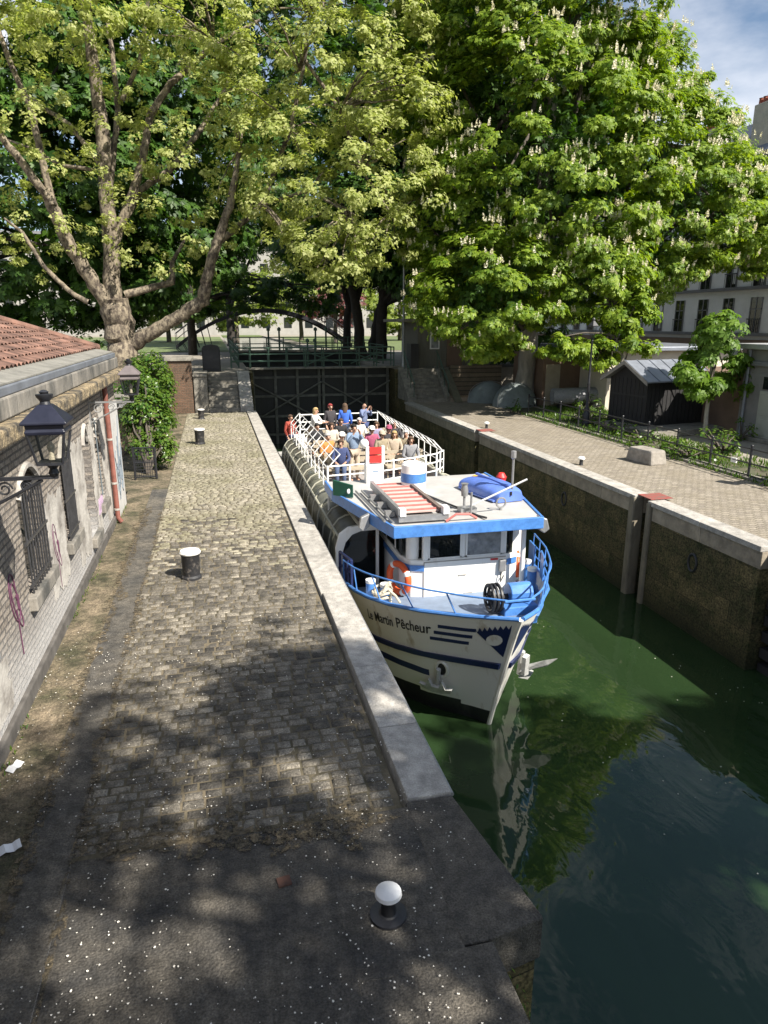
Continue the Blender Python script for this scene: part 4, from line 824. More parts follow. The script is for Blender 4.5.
# lettering on the port bow
def lettering(txt, d_start, d_end, vb, vt):
    cu = bpy.data.curves.new('lettering', 'FONT'); cu.body = txt; cu.size = 1; cu.resolution_u = 3; cu.offset = .012; to = bpy.data.objects.new('lettering', cu); COL.objects.link(to)
    bpy.context.view_layer.update(); me = bpy.data.meshes.new_from_object(to.evaluated_get(bpy.context.evaluated_depsgraph_get())); bpy.data.objects.remove(to); bpy.data.curves.remove(cu)
    X = [v.co.x for v in me.vertices]; x0, x1 = min(X), max(X)
    for v in me.vertices:
        t = (v.co.x - x0) / (x1 - x0); d = d_start + (d_end - d_start) * t; u = vb + (vt - vb) * (v.co.y / .72) + (.02 * t); p = hullp(-1, d, u, .010); v.co = Vector(p) - Vector(ORG[bo.name])
    me.materials.clear(); me.materials.append(M_black); o = bpy.data.objects.new('name_lettering', me); COL.objects.link(o); o.parent = hl; return o
lettering('Le Martin Pêcheur', 2.12, .88, .775, .875)
# gunwale cap, deck, rails
for sd_ in (-1, 1):
    g = MB(); pts = [hullp(sd_, d, 1.0, .0) for d in ds]; g.tube([(p[0], p[1], p[2] + .01) for p in pts], .034, 8); g.build('gunwale', M_blue, bo, True)
g = MB(); dk = [d for d in ds if d <= 4.6]; P = [hullp(-1, d, .84) for d in dk] + [hullp(1, d, .84) for d in dk[::-1]]
for i in range(len(dk) - 1):
    a, b = hullp(-1, dk[i], .84), hullp(1, dk[i], .84); c_, d_ = hullp(1, dk[i + 1], .84), hullp(-1, dk[i + 1], .84); g.add([a, b, c_, d_], [(0, 1, 2, 3)])
g.build('foredeck', mat('blue_grey_foredeck', (.20, .26, .36), .7, .25, 4), bo)
g = MB(); inset = .10
for sd_ in (-1, 1):
    tops = []
    dd = [.25, .6, 1.1, 1.7, 2.4, 3.1] if sd_ == -1 else [.25, .6, 1.1, 1.7, 2.3, 2.8, 3.3]
    for i, d in enumerate(np.linspace(.12, dd[-1], 16)):
        p = hullp(sd_, d, 1.0, .02); q = hullp(sd_, max(d, .1), 1.0, .015); hgt = .30 + .14 * min(1, d / 1.5) + (.10 * max(0, d - 1.5) if sd_ == 1 else 0); tops.append((q[0], q[1] - .04, p[2] + hgt))
    g.tube(tops, .016, 8)
    for d in dd[1:]:
        p = hullp(sd_, d, 1.0); j = min(range(16), key=lambda i_: abs(np.linspace(.12, dd[-1], 16)[i_] - d - .12)); g.bar(p, tops[j], .013, 6)
    if sd_ == 1:
        for hh in (.33, .66):
            pt = []
            for d in np.linspace(1.9, 3.3, 8): p = hullp(1, d, 1.0, .02); j = tops[min(range(16), key=lambda i_: abs(np.linspace(.12, dd[-1], 16)[i_] - d))]; pt.append((p[0] + (j[0] - p[0]) * hh, p[1], p[2] + (j[2] - p[2]) * hh))
            g.tube(pt, .013, 6)
a, b = hullp(-1, .12, 1, .06), hullp(1, .12, 1, .06); g.bar((a[0], a[1] - .04, a[2] + .31), (b[0], b[1] - .04, b[2] + .31), .021, 6)
g.build('bow_rail', M_blue, bo, True)
for d0 in (2.0, 2.9):
    p, q = hullp(1, d0, 1.0, -.03), hullp(1, d0 + .42, 1.0, -.03); MB().slab([p, q, (q[0], q[1], q[2] + .48), (p[0], p[1], p[2] + .45)], (-.03, 0, 0)).build('rail_panel', M_blue, bo)
p, q = hullp(-1, 2.75, 1.0, -.03), hullp(-1, 3.5, 1.0, -.03)
g = MB()
for t in (0, .33, .66, 1): x, y, z = [p[i] + (q[i] - p[i]) * t for i in range(3)]; g.bar((x, y, z), (x, y, z + .5), .03, 6)
g.tube([(p[0], p[1], p[2] + .5), (q[0], q[1], q[2] + .5)], .025, 6); g.tube([(p[0], p[1], p[2] + .25), (q[0], q[1], q[2] + .25)], .02, 6); g.build('side_rail', M_navy, bo)
def anchor(side, d, v, tilt):
    c = np.array(hullp(side, d, v, .05)); e1 = np.array(hullp(side, d + .3, v, .05)) - c; e1 /= np.linalg.norm(e1); e2 = np.array(hullp(side, d, v + .2, .05)) - c; e2 /= np.linalg.norm(e2); nn = np.cross(e1, e2); nn *= (1 if nn[0] * side > 0 else -1)
    W = lambda a, b, n_=0.0: tuple(c + e1 * a + e2 * b + nn * n_)
    if side == -1:
        g = MB(); g.bar(W(0, -.12, .03), W(0 - .03, .30, .0), .04, 8); g.slab([W(-.26, -.14, .02), W(-.3, -.02, .05), (W(-.18, -.05, .05)), W(-.12, .12, .05), W(-.06, -.04, .05), W(.06, -.04, .05), W(.12, .12, .05), W(.18, -.05, .05), W(.3, -.02, .05), W(.26, -.14, .02), W(.08, -.2, .02), W(-.08, -.2, .02)], tuple(nn * .06)); o = g.build('anchor', M_anchor, bo)
        MB().tube([W(-.07 + .10 * math.cos(t), .28 + .17 * math.sin(t), -.04) for t in np.linspace(0, 6.283, 14, False)], .028, 6, closed=True).build('hawse_pipe', M_hull, hl, True)
        V = [W(-.07 + .085 * math.cos(t), .28 + .15 * math.sin(t), -.035) for t in np.linspace(0, 6.283, 14, False)]; MB().add(V, [tuple(range(14))]).build('hawse_hole_shade', M_dark, hl)  # flat dark patch, shade inside the pipe put into its colour
    else:
        g = MB(); g.bar(W(0, .3, .0), W(-.02, -.15, .1), .05, 8); g.slab([W(-.1, -.12, .08), W(-.06, .05, .12), W(.15, .2, .4), W(.42, .22, .62), (W(.3, .06, .5)), W(.1, -.1, .2)], tuple(e2 * .06 - e1 * .05)); g.slab([W(-.12, -.1, .1), W(.05, -.28, .12), W(.28, -.36, .3), W(.34, -.24, .34), W(.12, -.1, .2)], tuple(e2 * .05 + e1 * .05)); g.slab([W(-.18, .28, .02), W(-.1, .34, .06), W(.0, -.1, .18), W(-.1, -.12, .12)], tuple(nn * .07)); g.build('anchor', M_anchor, bo)
anchor(-1, .80, .33, 0); anchor(1, .75, .42, 0)
# bollards on deck, windlass
for (x, y) in ((2.42, 11.0), (2.62, 10.75), (5.42, 10.9), (5.5, 11.3)):
    z = -.8; b_ = MB().lathe([(.085, z - .1), (.085, -.36)], (x, y, 0), 14).build('deck_bollard', M_blue, bo, True); MB().lathe([(.085, -.358), (.09, -.34), (.09, -.30), (.02, -.29)], (x, y, 0), 14).build('cap', M_white, b_, True)
wx, wy = 4.45, 9.95; wl_ = MB(); wl_.bb(wx - .05, wx + .55, wy - .2, wy + .35, -.85, -.52); wl_.tube([(wx + .1, wy + .05, -.36), (wx + .5, wy + .05, -.36)], .17, 14); wl = wl_.build('windlass', M_blue, bo, bevel=.02)
g = MB()
for k in range(3): g.tube([(wx - .22 + .07 * k, wy + .05 + .22 * math.cos(a), -.42 + .22 * math.sin(a)) for a in np.linspace(0, 6.283, 18, False)], .03, 6, closed=True)
g.tube([(wx - .3, wy + .05, -.42), (wx + .12, wy + .05, -.42)], .05, 8)
for a in np.linspace(0, 3.14, 4)[:-1]: g.bar((wx - .2, wy + .05 + .2 * math.cos(a), -.42 + .2 * math.sin(a)), (wx - .2, wy + .05 - .2 * math.cos(a), -.42 - .2 * math.sin(a)), .018, 5)
g.build('chain_wheel', M_black, wl, True)
# wheelhouse
ZD, ZS, ZH, ZR = -1.2, -.11, .45, .57
wh_plan = [(3.15, 11.42), (3.22, 11.29), (3.46, 11.2), (5.02, 11.2), (5.28, 11.3), (5.38, 11.5), (5.38, 14.1), (3.10, 14.1), (3.10, 11.62)]
wlh = MB().prism(wh_plan, ZD, ZS).build('wheelhouse', M_white, bo, bevel=.02)
MB().prism([(p[0] + (.0 if 3 < p[0] < 5.4 else (.03 if p[0] > 5.4 else -.03)), p[1]) for p in wh_plan], ZH, ZR - .02).build('header', M_white, wlh)
def post(x, y, sx=.10, sy=.10, nm='window_post'): return MB().bb(x - sx / 2, x + sx / 2, y - sy / 2, y + sy / 2, ZS - .002, ZH + .002).build(nm, M_white, wlh, bevel=.015)
post(3.48, 11.26); post(4.20, 11.28, .08); post(5.00, 11.30); post(5.24, 11.38, .16, .14); post(5.32, 12.6); post(5.32, 13.7); post(3.16, 12.05, .07, .07); post(3.16, 12.75, .07, .07); post(3.16, 13.6)
MB().lathe([(.12, ZS - .002), (.12, ZH + .002)], (3.29, 11.42, 0), 14).build('corner_post', M_white, wlh, True)
for (a, b) in ((3.53, 4.16), (4.24, 4.95)):
    fr = MB(); fr.bb(a, b, 11.215, 11.25, ZS, ZS + .03); fr.bb(a, b, 11.215, 11.25, ZH - .03, ZH); fr.bb(a, a + .03, 11.215, 11.25, ZS, ZH); fr.bb(b - .03, b, 11.215, 11.25, ZS, ZH); f_ = fr.build('window_frame', M_white, wlh); MB().bb(a + .03, b - .03, 11.226, 11.232, ZS + .03, ZH - .03).build('glass', M_glass if a < 4 else mat('painted_reflection_windscreen', (.32, .33, .33), .12, .6, 5), f_)  # second pane: reflection put into an opaque grey colour
MB().bb(5.05, 5.17, 11.26, 11.27, ZS, ZH).build('window_glass', M_glass, wlh)
for (a, b) in ((11.58, 12.02), (12.08, 12.72), (12.8, 13.55)): MB().bb(3.135, 3.14, a, b, ZS, ZH).build('window_glass', M_glass, wlh); MB().bb(5.35, 5.356, a, b, ZS, ZH).build('window_glass', M_glass, wlh)
MB().bb(3.2, 5.3, 13.85, 14.08, ZS, ZH).build('rear_wall', M_dark, wlh)
g = MB(); Pb = [(3.09, 13.9), (3.09, 11.61), (3.14, 11.41), (3.21, 11.28), (3.45, 11.19)]
for i in range(len(Pb) - 1): g.slab([(Pb[i][0], Pb[i][1], ZS - .20), (Pb[i + 1][0], Pb[i + 1][1], ZS - .20), (Pb[i + 1][0], Pb[i + 1][1], ZS - .09), (Pb[i][0], Pb[i][1], ZS - .09)], (-.008, -.008, 0))
g.build('blue_band', M_blue, wlh)
MB().slab([(5.04, 11.195, ZS - .2), (5.26, 11.28, ZS - .2), (5.26, 11.28, ZS - .09), (5.04, 11.195, ZS - .09)], (.005, -.01, 0)).build('blue_band', M_blue, wlh)
g = MB(); g.bb(3.44, 3.452, 11.192, 11.2, ZD, ZS - .03); g.bb(3.44, 5.02, 11.185, 11.199, ZS - .045, ZS - .03); g.bb(4.1, 4.25, 11.185, 11.196, -.45, -.43); g.bb(4.22, 4.38, 11.185, 11.196, -.82, -.79); g.build('panel_seam', mat('grey_seam', (.35, .33, .3), .7, .2), wlh)
g = MB(); g.bb(4.88, 5.0, 11.12, 11.2, -.42, -.2); g.build('junction_box', M_steel, wlh, bevel=.01); MB().bb(4.72, 4.86, 11.18, 11.199, -.2, -.17).build('red_plate', M_red, wlh)
MB().tube([(4.92, 11.15, -.42), (4.9, 11.12, -.62), (4.97, 11.14, -.5)], .012, 6).build('cable', M_black, wlh)
MB().bar((5.26, 11.0, -1.1), (5.26, 11.0, .55), .045, 10).build('side_post', M_white, bo, True)
MB().bb(3.08, 3.11, 12.78, 13.75, ZD, -.2).build('side_door', M_dark, wlh)
# wheel, dashboard
g = MB(); g.bb(3.3, 5.2, 11.34, 11.75, ZS - .3, ZS + .02); g.build('dashboard', M_dark, wlh); MB().tube([(4.05 + .22 * math.cos(a), 11.85, ZS + .06 + .22 * math.sin(a)) for a in np.linspace(0, 6.283, 18, False)], .016, 6, closed=True).build('steering_wheel', M_steel, wlh, True)
# wheelhouse roof
RP = [(2.74, 10.60), (5.40, 10.58), (5.80, 12.65), (5.80, 14.3), (2.17, 14.3), (2.17, 13.3)]
rfh = MB().prism(RP, ZR - .02, .725, 0, None).build('wheelhouse_roof', M_deckgrey, bo, bevel=.02)
cx, cy = np.mean([p[0] for p in RP]), np.mean([p[1] for p in RP]); RO = [(cx + (p[0] - cx) * 1.014, cy + (p[1] - cy) * 1.01) for p in RP]
g = MB()
for i in range(len(RP)):
    a, b = RO[i], RO[(i + 1) % len(RP)]; a2, b2 = RP[i], RP[(i + 1) % len(RP)]
    if i == 3: continue
    P = [(a[0], a[1], ZR - .03), (b[0], b[1], ZR - .03), (b[0], b[1], .75), (a[0], a[1], .75)]; nx, ny = b[1] - a[1], -(b[0] - a[0]); l = math.hypot(nx, ny); g.slab(P, (-nx / l * .05, -ny / l * .05, 0))
g.build('blue_fascia', M_blue, rfh, bevel=.012)
_n0 = set(o.name for o in bpy.data.objects)
# folded gangway with red treads
gw = empty('gangway_ladder', (3.4, 12.3, .6), 'grey gangway with faded red treads lying on the wheelhouse roof', 'gangway')
g = MB(); g.bb(3.08, 3.72, 11.35, 13.55, .72, .74); g.build('tread_plate', mat('pinkish_tread', (.55, .40, .36), .75, .15, 9), gw)
g = MB()
for k in range(8): yv = 11.45 + k * .285; g.bb(3.10, 3.70, yv - .02, yv + .02, .745, .765)
g.build('tread_bar', M_redgrate, gw)
for x in (3.04, 3.76): MB().bb(x - .035, x + .035, 11.3, 13.6, .66, .79).build('side_beam', M_steel if x < 3.4 else mat('brown_beam', (.17, .13, .11), .7, .2), gw)
g = MB(); g.bb(2.96, 3.84, 11.16, 11.24, .62, .72)
for x in (2.86, 2.74): g.bar((x, 11.1 + (2.9 - x), .63), (x - .05, 13.5, .63), .022, 6)
for yv in (11.6, 12.2, 12.8): g.bb(2.84, 3.0, yv, yv + .1, .60, .70)
g.build('frame', M_steel, gw); MB().bb(2.98, 3.08, 11.14, 11.3, .72, .85).build('bracket', M_white, gw); MB().bb(3.74, 3.84, 11.14, 11.3, .72, .85).build('bracket', M_white, gw)
# funnel
fn = MB().lathe([(.25, .57), (.25, .80)], (3.85, 13.4, 0), 24).build('funnel', M_white, bo, True)
MB().lathe([(.255, .802), (.255, .98)], (3.85, 13.4, 0), 24).build('blue_band', M_blue, fn, True); MB().lathe([(.25, .982), (.24, 1.14), (.20, 1.18), (.18, 1.12)], (3.85, 13.4, 0), 24).build('top', M_white, fn, True)
# dinghy
dg = empty('dinghy', (5.30, 12.80, .58), 'small blue plastic dinghy lying keel-up on the boat roof', 'dinghy', rz=R(8)); dg.scale = (.74, .62, .70)
def dgf(u, v):
    y = -1.1 + 2.2 * u; t = min(1, max(0, (u) / .42)); b = .36 + .17 * math.sin(min(1, u * 1.5 + .15) * math.pi / 2) ; a = math.pi * v; x = b * math.cos(a) * (abs(math.cos(a)) ** -.25 if abs(math.cos(a)) > .05 else 1); z = .40 * (math.sin(a) ** .55) * (.78 + .22 * math.sin(math.pi * min(1, u * .9 + .1)))
    if u < .01: x *= .9; z *= .86
    return (x, y, z + .02)
g = MB(); g.grid(dgf, 14, 18); k = len(g.v); g.add([dgf(0, j / 18) for j in range(19)], [tuple(range(19))]); g.add([dgf(1, j / 18) for j in range(19)], [tuple(range(19))[::-1]])
g.build('hull', M_dinghy, dg, True, local=True)
g = MB(); g.bb(-.03, .03, -1.05, 1.05, .38, .45); g.tube([(-.44, -1.0, .06), (-.54, 0, .06), (-.53, 1.05, .06)], .035, 6); g.tube([(.44, -1.0, .06), (.54, 0, .06), (.53, 1.05, .06)], .035, 6); g.build('keel', M_dinghy, dg, True, local=True)
MB().bar((.0, -1.12, .2), (.0, -1.12, .3), .03).build('handle', M_black, dg, local=True)
tag(MB().sphere((5.23, 13.55, .72), .10, 12).build('buoy', M_yellow, None, True), 'small yellow ball buoy behind the blue dinghy', 'buoy')
tag(MB().lathe([(.03, .90), (.09, .94), (.11, 1.02), (.06, 1.1), (.02, 1.11)], (5.72, 13.35, -.22), 12).build('fender', M_red, None, True), 'red fender tucked beside the blue dinghy', 'fender')
# roof fittings
g = MB(); g.bar((4.35, 11.45, .58), (4.35, 11.45, 1.0), .02); g.lathe([(.06, .85), (.07, .95), (.05, 1.05), (.07, 1.08)], (4.35, 11.8, 0), 10); g.bar((4.35, 11.8, .58), (4.35, 11.8, .9), .025); g.bb(4.2, 4.5, 11.55, 11.75, .58, .68); g.build('mast_base', M_steel, bo, True)
MB().bar((4.32, 11.5, .72), (5.25, 11.15, 1.25), .017).build('antenna_rod', M_white, bo); g = MB(); g.bar((5.45, 12.2, .58), (5.45, 12.2, 1.5), .024); g.lathe([(.03, 1.4), (.05, 1.42), (.05, 1.55), (.02, 1.56)], (5.45, 12.2, 0), 10); g.build('light_mast', M_steel, bo)
MB().tube([(3.78, 11.12, .60), (3.95, 11.1, .72), (4.2, 11.12, .70), (4.36, 11.2, .6)], .022, 6).build('red_hose', M_redgrate, bo, True)
MB().tube([(3.95, 13.2, .6), (4.15, 12.3, .61), (4.45, 11.3, .6), (4.5, 11.1, .62)], .02, 6).build('cable', M_iron, bo, True)
g = MB(); g.tube([(5.0 + .09 * math.cos(a), 11.65, .72 + .09 * math.sin(a)) for a in np.linspace(0, 6.283, 12, False)], .018, 6, closed=True); g.bar((5.0, 11.65, .58), (5.0, 11.65, .64), .03); g.build('mooring_ring', M_steel, bo)
for (x, y) in ((2.62, 11.9), (5.46, 11.05)):
    s_ = -1 if x < 4 else 1
    MB().slab([(x, y, .60), (x + .16 * s_, y - .02, .54), (x + .2 * s_, y - .05, .36), (x + .12 * s_, y - .02, .28), (x, y, .36)], (0, .10, 0)).build('rope_guide', M_steel, bo, bevel=.015)
nb = empty('lantern_board', (2.35, 13.35, .6), 'dark green box with pale heart mark at the left of the boat roof', 'signal box')
MB().slab([(2.22, 13.4, .6), (2.55, 13.1, .6), (2.55, 13.1, .84), (2.22, 13.4, .90)], (.02, .05, 0)).build('panel', M_greenbox, nb); MB().slab([(2.22, 13.41, .6), (2.26, 13.7, .6), (2.26, 13.7, .82), (2.22, 13.41, .90)], (.04, 0, 0)).build('side_panel', M_greenbox, nb)
MB().sphere((2.48, 13.15, .72), (.035, .02, .05), 8).build('heart_mark', M_white, nb)
for _o in [o for o in bpy.data.objects if o.name not in _n0]:      # everything on the wheelhouse roof stands on its top surface
    if _o.parent is None or _o.parent == bo:
        if _o.parent is None: _o.location = Vector(_o.location) + Vector((-.10, -.40, .145))
        else: _o.location = Vector((-.10, -.40, .145))
# saloon with curved glazing
XL, XR, Y0, Y1 = 2.07, 6.03, 12.55, 23.3
prof = [(0, -.98), (0, -.55), (.03, -.25), (.10, -.02), (.22, .13), (.36, .20), (.48, .215)]
for sd_ in (0, 1):
    X = lambda a: XL + a if sd_ == 0 else XR - a
    sa = MB().slab([(X(a), Y0, z) for a, z in prof[:2]] + [(X(a + .04), Y0, z) for a, z in prof[:2][::-1]], (0, Y1 - Y0, 0)).build('side_panel', M_ivory, bo)
    g = MB(); g.grid(lambda u, v: (X(np.interp(v * (len(prof) - 1), range(len(prof)), [p[0] for p in prof])), Y0 + (Y1 - Y0) * u, np.interp(v * (len(prof) - 1), range(len(prof)), [p[1] for p in prof])), 1, 12, flip=sd_ == 0)
    cg = g.build('canopy_glass', M_canopy, bo, True); cg.modifiers.new('thickness', 'SOLIDIFY').thickness = .01
    g = MB()
    for yv in np.linspace(Y0, Y1, 14): g.tube([(X(a - .012), yv, z + .012) for a, z in prof], .019, 6)
    for i in (1, 3): g.bar((X(prof[i][0] - .01), Y0, prof[i][1]), (X(prof[i][0] - .01), Y1, prof[i][1]), .024, 6)
    g.bar((X(.48), Y0, .225), (X(.48), Y1, .225), .035, 6); g.build('canopy_frame', M_canopyrib, bo, True)
    MB().slab([(X(0) , Y0 - .02, -.98), (X(0), Y0 - .02, -.2), (X(.08), Y0 - .02, .08), (X(.25), Y0 - .02, .20), (X(.5), Y0 - .02, .24), (X(.95), Y0 - .02, .24), (X(.95), Y0 - .02, .12), (X(.5), Y0 - .02, .11), (X(.33), Y0 - .02, .05), (X(.2), Y0 - .02, -.1), (X(.14), Y0 - .02, -.3), (X(.14), Y0 - .02, -.98)], (0, .08, 0)).build('front_arch', M_white, bo, bevel=.012)
    MB().bb(min(X(.14), X(.86)), max(X(.14), X(.86)), Y0 + .02, Y0 + .03, -1.1, .1).build('front_glass', M_glass, bo); MB().bb(min(X(.8), X(.86)), max(X(.8), X(.86)), Y0 - .01, Y0 + .06, -1.2, .11).build('front_post', M_white, bo)
MB().bb(XL + .05, XR - .05, Y0, Y1, -2.2, -1.45).build('saloon_floor', M_dark, bo)
MB().bb(XL + .45, 2.96, Y0, 14.4, .13, .225).build('saloon_roof', M_deckgrey, bo); MB().bb(5.40, XR - .45, Y0, 14.4, .13, .225).build('saloon_roof', M_deckgrey, bo)
for k in range(9):
    for xx in (2.7, 5.4):
        s_ = MB(); yv = 13.6 + k * 1.05; s_.bb(xx - .42, xx + .42, yv, yv + .42, -1.45, -1.02); s_.bb(xx - .42, xx + .42, yv + .4, yv + .48, -1.02, -.55); s_.build('saloon_seat', mat('beige_seat', (.40, .36, .28), .8, .15), bo, bevel=.02)
# upper deck
UD = -.12
MB().bb(XL + .44, XR - .44, 14.4, 23.6, UD - .12, UD).build('upper_deck', mat('warm_grey_deck', (.34, .31, .29), .8, .25, 5), bo)
MB().bb(XL + .40, XL + .46, 14.4, 23.6, UD, .21).build('coaming', M_deckgrey, bo); MB().bb(XR - .46, XR - .40, 14.4, 23.6, UD, .21).build('coaming', M_deckgrey, bo)
MB().bb(2.5, 3.5, 14.5, 16.3, UD + .002, .14).build('deck_hatch', M_deckgrey, bo, bevel=.02)
MB().bb(4.7, 5.5, 14.5, 16.6, UD + .002, .18).build('deck_box', mat('pale_blue_cover', (.30, .42, .58), .7, .15), bo, bevel=.03)
tag(MB().tube([(2.85, 15.3, .15), (2.95, 15.2, .36), (3.05, 15.35, .18), (3.1, 15.2, .38), (3.12, 15.25, .15)], .022, 6).build('black_strap', M_black, None, True), 'tangle of black strap lying on the hatch before the railing', 'strap')
for sd_ in (0, 1):
    X = lambda a: 2.42 + a if sd_ == 0 else 5.72 - a
    g = MB(); ys = np.linspace(15.6 if sd_ == 0 else 17.0, 23.4, 12)
    for yv in ys: g.tube([(X(0), yv, .2), (X(0), yv, .74), (X(.30), yv, 1.06)], .016, 6)
    for (a, z) in ((0, .45), (0, .74), (.15, .9), (.30, 1.06)): g.bar((X(a), ys[0], z), (X(a), ys[-1], z), .011, 6)
    g.build('deck_railing', M_white, bo, True)
g = MB(); P = [(2.42, 15.6), (3.5, 15.75), (4.7, 16.2), (5.4, 16.6), (5.72, 17.0)]
for i in range(4):
    for z in (.12, .34, .56, .78): g.bar((*P[i], z), (*P[i + 1], z), .018, 6)
    for t in (0, .5): x, y = P[i][0] + (P[i + 1][0] - P[i][0]) * t, P[i][1] + (P[i + 1][1] - P[i][1]) * t; g.bar((x, y, UD), (x, y, .80), .026, 6)
g.build('front_railing', M_white, bo, True)
g = MB()
for z in (.30, .46, .62):
    for a, b in (((2.25, 14.42), (2.95, 14.42)), ((3.45, 14.42), (3.85, 14.42)), ((4.5, 14.42), (5.0, 14.42))): g.bar((*a, z), (*b, z), .02, 6)
for x in (2.25, 2.95, 3.45, 4.5, 5.0): g.bar((x, 14.42, .0), (x, 14.42, .68), .022, 6)
g.build('roof_rail', M_white, bo)
MB().bb(2.5, 5.6, 23.3, 23.42, UD, .35).build('stern_wall', M_white, bo); g = MB()
for z in (.5, .75, 1.0): g.bar((2.72, 23.4, z), (5.42, 23.4, z), .02, 6)
for x in np.linspace(2.72, 5.42, 6): g.bar((x, 23.4, .3), (x, 23.4, 1.02), .022, 6)
g.build('stern_rail', M_white, bo)
nbx = empty('notice_box', (3.15, 14.0, .4), 'white locker with printed notice and red panels above, between gangway and passengers', 'locker')
MB().bb(2.98, 3.36, 13.9, 14.15, .58, 1.12).build('cabinet', M_white, nbx, bevel=.015); MB().bb(3.0, 3.06, 14.0, 14.08, 1.12, 1.5).build('post', M_white, nbx); MB().bb(3.34, 3.40, 14.0, 14.08, 1.12, 1.5).build('post', M_white, nbx)
for z in (1.15, 1.33): MB().bb(3.075, 3.325, 13.99, 14.02, z, z + .15).build('red_panel', M_red, nbx)
MB().sphere((2.98, 14.1, 1.55), .10, 10).build('lamp_globe', M_white, nbx, True)
g = MB(); g.bb(3.12, 3.24, 13.894, 13.899, .97, 1.0); g.bb(3.05, 3.2, 13.894, 13.899, .82, .83); g.bb(3.05, 3.24, 13.894, 13.899, .78, .79); g.build('printed_mark', mat('blue_grey_print', (.25, .33, .45), .7, .2), nbx)
# benches on the upper deck
for k, yv in enumerate((17.6, 18.7, 19.7, 20.7, 21.7)):
    for (xa, xb) in ((2.72, 3.95), (4.35, 5.45)):
        g = MB(); g.bb(xa, xb, yv, yv + .4, UD + .36, UD + .41)
        for x in (xa + .06, xb - .06): g.bar((x, yv + .2, UD), (x, yv + .2, UD + .37), .02, 6)
        for z in (.55, .68): g.bb(xa, xb, yv + .42, yv + .45, UD + z, UD + z + .09)
        for x in (xa + .1, xb - .1): g.bar((x, yv + .41, UD + .38), (x, yv + .46, UD + .78), .015, 5)
        g.build('deck_bench', mat('slatted_bench', (.42, .36, .27), .75, .2, 6), bo)
# lifebuoys, rope
def lifebuoy(c, n, label, r=.27):
    e = empty('lifebuoy', c, label, 'lifebuoy', 'orange lifebuoys on the wheelhouse')
    u = Vector(n).normalized(); q = u.to_track_quat('Z', 'Y')
    P = [tuple(q @ Vector((r * math.cos(a), r * math.sin(a), 0))) for a in np.linspace(0, 6.283, 28, False)]; MB().tube(P, .062, 10, closed=True).build('ring', M_orange, e, True, local=True)
    g = MB()
    for a0 in (0.4, 1.97, 3.54, 5.11): g.tube([tuple(q @ Vector((r * math.cos(a), r * math.sin(a), 0))) for a in np.linspace(a0, a0 + .28, 5)], .065, 10)
    g.build('white_band', M_white, e, True, local=True)
lifebuoy((3.05, 11.46, -.50), (-1, -.45, 0), 'orange lifebuoy hanging on the left side wall of the wheelhouse')
lifebuoy((5.46, 11.7, -.55), (1, -.3, 0), 'orange lifebuoy seen edge-on at the right side of the wheelhouse')
tag(MB().lathe([(.02, 0), (.07, .03), (.05, .11), (.015, .13)], (3.08, 11.33, -.98), 8).build('red_float', M_red, None, True), 'small red float hanging below the left lifebuoy', 'float')
random.seed(5); g = MB()
for k in range(6): g.tube([(2.56 + (.11 + random.uniform(0, .06)) * math.cos(a), 10.70 + (.12 + .04 * random.random()) * math.sin(a), -.36 - .03 * k + .10 * math.cos(a + k * .6) - .06 * math.sin(2 * a)) for a in np.linspace(0, 6.283, 18, False)], .024, 6, closed=True)
g.tube([(2.62, 10.62, -.34), (2.74, 10.5, -.44), (2.80, 10.42, -.54)], .024, 6)
tag(g.build('rope_coil', M_rope, None, True), 'pale coiled mooring rope slung over the blue bow bollards', 'rope')

# ------------------------------------------------------------------ people
def skin_mesh(name, J, E_, rad, sub=1, smooth=True):
    me = bpy.data.meshes.new(name + '_cage'); me.from_pydata(J, E_, []); o = bpy.data.objects.new(name + '_cage', me); COL.objects.link(o)
    md = o.modifiers.new('skin', 'SKIN'); md.use_smooth_shade = True
    sv = me.skin_vertices[0].data
    for i, r_ in enumerate(rad): sv[i].radius = (r_, r_) if not isinstance(r_, tuple) else r_; sv[i].use_root = (i == 0)
    s2 = o.modifiers.new('sub', 'SUBSURF'); s2.levels = sub; s2.render_levels = sub
    bpy.context.view_layer.update(); r = bpy.data.meshes.new_from_object(o.evaluated_get(bpy.context.evaluated_depsgraph_get())); r.name = name
    bpy.data.objects.remove(o); bpy.data.meshes.remove(me); return r
def pose(kind):
    "joint positions of a 1.68 m figure facing -Y with the feet (or the seat) on z = 0"
    s = kind
    if s == 'sit': hip = np.array([0, .05, .50]); ch = np.array([0, .03, .86]); kn = np.array([.10, -.40, .50]); an = np.array([.10, -.40, .08])
    else: hip = np.array([0, 0, .90]); ch = np.array([0, .0, 1.26]); kn = np.array([.10, -.03, .48]); an = np.array([.10, .02, .07])
    if s == 'lean': ch = ch + np.array([0, -.06, -.02])
    up = ch - hip; up = up / np.linalg.norm(up)
    nk = ch + up * .17 + np.array([0, -.01, 0]); hd = nk + np.array([0, -.02, .10]); sh = ch + up * .11
    arms = {'stand': ([.23, .02, -.29], [.20, -.10, -.50]), 'lean': ([.25, -.14, -.22], [.12, -.36, -.20]), 'sit': ([.24, -.05, -.28], [.12, -.28, -.34]), 'raise': ([.24, -.16, -.2], [.08, -.26, .08])}[s]
    return dict(hip=hip, ch=ch, kn=kn, an=an, nk=nk, hd=hd, sh=sh, el=np.array(arms[0]), wr=np.array(arms[1]))
def mir(p, s): return np.array([p[0] * s, p[1], p[2]])
PM = {}
